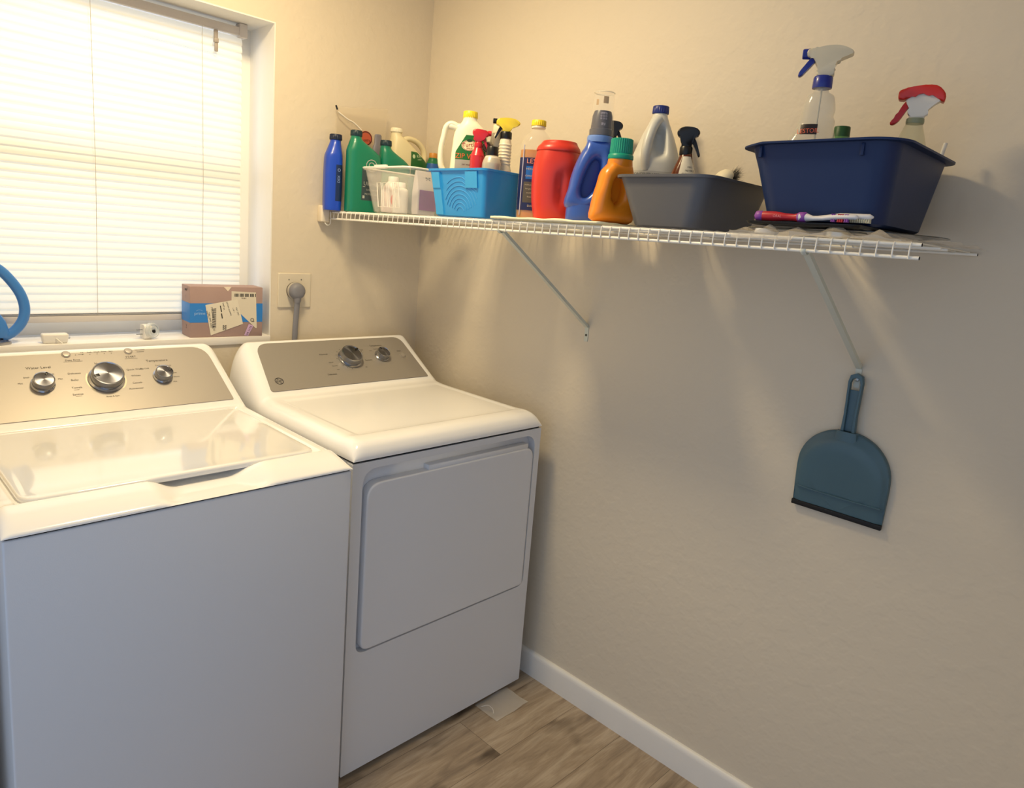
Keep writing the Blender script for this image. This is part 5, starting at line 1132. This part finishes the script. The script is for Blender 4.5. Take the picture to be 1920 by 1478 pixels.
# ---- items in the dish pan
zp = SZ(-1.28) + 0.0035
t = thing('spray_bottle', 'brown spray bottle with black head and white label in the grey dish pan', 'spray bottle', (-0.172, -1.213, zp), -57)
se = [(0, 0, 0, 0.030, 0.022, 2.6), (0.004, 0, 0, 0.034, 0.026, 2.6), (0.08, 0, 0, 0.034, 0.026, 2.6), (0.125, -0.001, 0, 0.030, 0.024, 2.4), (0.165, 0.001, 0, 0.018, 0.017, 2), (0.180, 0.002, 0, 0.0135, 0.0135, 2)]
finish('body', loft(se, 4, 40), mat('amber_brown', '#5d2a14', 0.15, coat=0.4), t)
f = front_map(se); finish('label', patch(f, (0.03, 0.172, lambda v: ((-0.012, 0.029) if v < 0.13 else (-0.012 + (v-0.13)*0.15, 0.029 - (v-0.13) * 0.38))), 0.0008, 14, 16), mat('label_paper', '#e9e0ca', 0.5), t)
q = text_bm([('MRS', 0.013, 0.147, 0.006), ('MEYERS', 0.013, 0.139, 0.006), ('CLEAN DAY', 0.012, 0.131, 0.006)]); finish('label_lettering', wrap(q, f, 0.0013), mat('ink', '#3a3734'), t, smooth=False)
sprayer(t, 0.176, 0.0150, M_black, M_black, M_black, M_black, side=1, s=0.98, shape=1, collar_h=0.020)
t.rotation_euler = (0, 0, math.radians(-57)); 
SB = thing('scrub_brush', 'white round-backed scrub brush with black bristles at the right of the grey dish pan', 'brush', (-0.130, -1.300, zp + 0.122))
Rb = Vector((-0.62, 0.42, 0.66)).to_track_quat('Z', 'Y').to_matrix().to_4x4()
b = lathe([(0.024, -0.004), (0.0265, 0), (0.027, 0.004), (0.025, 0.012), (0.019, 0.019), (0.010, 0.023), (0.001, 0.024)], 36); b.transform(Rb); finish('brush_back', b, mat('brush_cream', '#e6dcc0', 0.45), SB)
finish('handle', tube([(0.004, -0.002, -0.004), (0.012, 0.002, -0.05), (0.022, 0.006, -0.114)], 0.008, 12), mat('brush_cream', '#e6dcc0'), SB)
b = bmesh.new(); rnd = random.Random(4)
for i in range(520):
    a = rnd.uniform(0, 2*PI); q = 0.024 * math.sqrt(rnd.random()); p = Rb @ Vector((q * math.cos(a), q * math.sin(a), -0.003))
    d = Vector((0.62 + rnd.uniform(-.25, .25), -0.42 + rnd.uniform(-.35, .35), 0.15 + rnd.uniform(-.3, .85))).normalized(); L = 0.024 + rnd.random() * 0.012
    s1 = d.cross(Vector((0, 0, 1))).normalized() * 0.0006; s2 = d.cross(s1).normalized() * 0.0006
    vs = [b.verts.new(p + s1), b.verts.new(p - s1 * 0.5 + s2), b.verts.new(p - s1 * 0.5 - s2)]; tp = b.verts.new(p + d * L)
    for k in range(3): b.faces.new((vs[k], vs[(k+1) % 3], tp))
finish('bristles', b, mat('bristle_black', '#0d0d10', 0.5), SB, smooth=False)

# ---- items in the navy tub
zn = zb + 0.0035
t = thing('spray_bottle', 'tall clear spray bottle with a blue trigger standing in the navy tub', 'spray bottle', (-0.258, -1.546, zn), -68)
t.scale = (0.96, 0.96, 0.93)
M_pet = film('pet_clear', '#dcd6c4', 0.34, 0.08, bump=0.15, bscale=25)
se = [(0, 0, 0, 0.044, 0.026, 2.8), (0.005, 0, 0, 0.048, 0.030, 2.8), (0.12, 0, 0, 0.052, 0.030, 2.8), (0.155, 0, 0, 0.0515, 0.030, 2.6), (0.178, 0.001, 0, 0.044, 0.028, 2.4), (0.200, 0.004, 0, 0.0355, 0.025, 2.3), (0.212, 0.006, 0, 0.0345, 0.024, 2.2), (0.222, 0.005, 0, 0.031, 0.023, 2.2), (0.238, 0.007, 0, 0.0305, 0.022, 2.2), (0.262, 0.007, 0, 0.025, 0.019, 2.0), (0.268, 0.007, 0, 0.0175, 0.016, 2), (0.272, 0.006, 0, 0.0145, 0.0145, 2), (0.282, 0.006, 0, 0.0135, 0.0135, 2)]
finish('body', loft(se, 5, 48), M_pet, t, angle=60)
f = front_map(se)
q = rect_uv(-0.022, 0.008, 0.170, 0.191, 6, 2); q.transform(Matrix.Translation((0, 0, 0)) @ Matrix.Rotation(math.radians(6), 4, 'Z')); 
q2 = rect_uv(-0.004, 0.028, 0.182, 0.203, 6, 2); q.free(); q2.transform(Matrix.Translation((-0.019, 0.0, 0))); finish('label', wrap(q2, f, 0.0008), mat('label_blackred', '#201416', 0.4), t)
q = text_bm([('LESTOIL', -0.008, 0.1885, 0.0135, 4, 'CENTER', 0.85)]); finish('name_lettering', wrap(q, f, 0.0014), mat('ink_coral', '#d9694a', 0.45), t, smooth=False)
finish('dip_tube', tube([(0.006, 0, 0.02), (0.006, 0, 0.278)], 0.002, 8), mat('tube_pale', '#cfc9b6', 0.4), t)
M_bt = mat('trigger_blue', '#162a86', 0.35, coat=0.2)
finish('collar', lathe([(0.0185, 0), (0.019, 0.002), (0.0185, 0.021), (0.0165, 0.024)], 40), M_bt, t, mx=Matrix.Translation((0.006, 0, 0.278)))
HP = [(-0.026, 0.067), (-0.026, 0.050), (-0.017, 0.046), (-0.011, 0.034), (-0.006, 0.020), (-0.005, 0.0), (0.021, 0.0), (0.021, 0.022), (0.027, 0.040), (0.043, 0.052), (0.050, 0.058), (0.042, 0.068), (0.026, 0.076), (0.004, 0.076), (-0.012, 0.070)]
b = prism(spl2(HP, 4), 0.026, 0.008, 3); finish('spray_head', b, film('head_translucent', '#ddd4ba', 0.72, 0.25), t, mx=Matrix.Translation((0, 0, 0.302)) @ Matrix.Diagonal((1.12, 1.1, 0.76, 1)), angle=60)
TP = [(-0.019, 0.048), (-0.028, 0.030), (-0.036, 0.012), (-0.038, 0.001), (-0.033, 0.000), (-0.026, 0.012), (-0.016, 0.030), (-0.011, 0.042)]
finish('trigger', prism(spl2(TP, 3), 0.013, 0.002, 2), M_bt, t, mx=Matrix.Translation((0, 0, 0.302)) @ Matrix.Diagonal((1.12, 1.1, 0.76, 1)), angle=60)
finish('nozzle', lathe([(0.010, 0), (0.011, 0.001), (0.0105, 0.014), (0.009, 0.0155), (0.004, 0.0155)], 8), M_bt, t, mx=Matrix.Translation((-0.024, 0, 0.302 + 0.045)) @ Matrix.Rotation(-PI/2, 4, 'Y'), angle=20)
# green topped bottle behind it
se = [(0, 0, 0, 0.021, 0.021, 2), (0.004, 0, 0, 0.024, 0.024, 2), (0.16, 0, 0, 0.024, 0.024, 2), (0.190, 0, 0, 0.016, 0.016, 2)]
bottle('soap_bottle', 'bottle with a dark green cap just behind the clear spray bottle', 'bottle', -0.118, -1.549, zn, -68, se, mat('green_pale', '#4d7a4a', 0.35), (0.0165, 0.030, 0.180, mat('cap_green', '#1f4f27', 0.45)))
# clear sprayer, red and white head
t = thing('spray_bottle', 'clear spray bottle with a red and white trigger head in the navy tub', 'spray bottle', (-0.142, -1.692, zn), -74)
t.scale = (0.94, 0.94, 0.965)
se = [(0, 0, 0, 0.029, 0.026, 2.2), (0.005, 0, 0, 0.033, 0.030, 2.2), (0.10, 0, 0, 0.034, 0.031, 2.2), (0.145, 0, 0, 0.033, 0.030, 2.2), (0.175, 0, 0, 0.028, 0.026, 2), (0.205, 0.001, 0, 0.018, 0.018, 2), (0.218, 0.002, 0, 0.014, 0.014, 2)]
finish('body', loft(se, 4, 44), film('pet_yellowish', '#e2dba8', 0.34, 0.05), t, angle=60)
finish('liquid', loft([(0.003, 0, 0, 0.030, 0.027, 2.2), (0.02, 0, 0, 0.031, 0.028, 2.2), (0.11, 0, 0, 0.0315, 0.028, 2.2)], 2, 36), mat('pale_liquid', '#c9c07a', 0.1, coat=0.3), t)
finish('neck_ring', lathe([(0.0165, 0.212), (0.0172, 0.215), (0.0165, 0.222)], 32, 0.002, 0), mat('ring_olive', '#8d9274', 0.35), t)
HW = [(-0.020, 0.036), (-0.016, 0.024), (-0.010, 0.014), (-0.009, 0.0), (0.016, 0.0), (0.019, 0.012), (0.032, 0.026), (0.046, 0.036), (0.040, 0.045), (0.0, 0.048)]
finish('spray_head', prism(spl2(HW, 4), 0.021, 0.007, 3), mat('head_white', '#e9e3d6', 0.35), t, mx=Matrix.Translation((0, 0, 0.222)), angle=60)
HR = [(-0.036, 0.048), (-0.034, 0.036), (-0.020, 0.036), (-0.006, 0.043), (0.016, 0.046), (0.030, 0.040), (0.047, 0.030), (0.048, 0.046), (0.030, 0.062), (0.0, 0.061), (-0.030, 0.055)]
finish('head_cover', prism(spl2(HR, 3), 0.028, 0.006, 3), mat('head_red', '#cf2a20', 0.35, coat=0.2), t, mx=Matrix.Translation((0, 0, 0.222)), angle=60)
TR = [(-0.017, 0.036), (-0.026, 0.024), (-0.034, 0.006), (-0.044, -0.008), (-0.038, -0.012), (-0.028, -0.004), (-0.018, 0.014), (-0.010, 0.030)]
finish('trigger', prism(spl2(TR, 3), 0.014, 0.002, 2), mat('trigger_red', '#c2201f', 0.35), t, mx=Matrix.Translation((0, 0, 0.222)), angle=60)
o = finish('plastic_stick', tube([(-0.096, -1.712, zn + 0.003), (-0.056, -1.7315, zn + 0.180)], 0.0042, 12), mat('stick_white', '#dedad0', 0.4)); tag(o, 'white plastic stick leaning over the rim of the navy tub', 'stick')

# ------------------------------------------------------------------ scrap on the floor
b = crumple(-0.265, -0.125, -0.845, -0.745, 18, 14, lambda x, y: 0.0035 + 0.004 * max(0, math.sin((x + 0.2) * 30)), 0.0028, 1.7, 0.004)
for v in b.verts: v.co.z = max(v.co.z, 0.0006)
o = finish('plastic_scrap', b, film('scrap_film', '#efece6', 0.36, 0.1), angle=180); tag(o, 'clear plastic film scrap on the floor at the foot of the dryer', 'film')
b = tube(spline([(-0.262, -0.772, 0.012), (-0.252, -0.790, 0.022), (-0.240, -0.800, 0.010), (-0.246, -0.812, 0.003)], 6), 0.0012, 6)
o2 = finish('curled_edge', b, mat('film_edge', '#d8d2c8', 0.3), o)
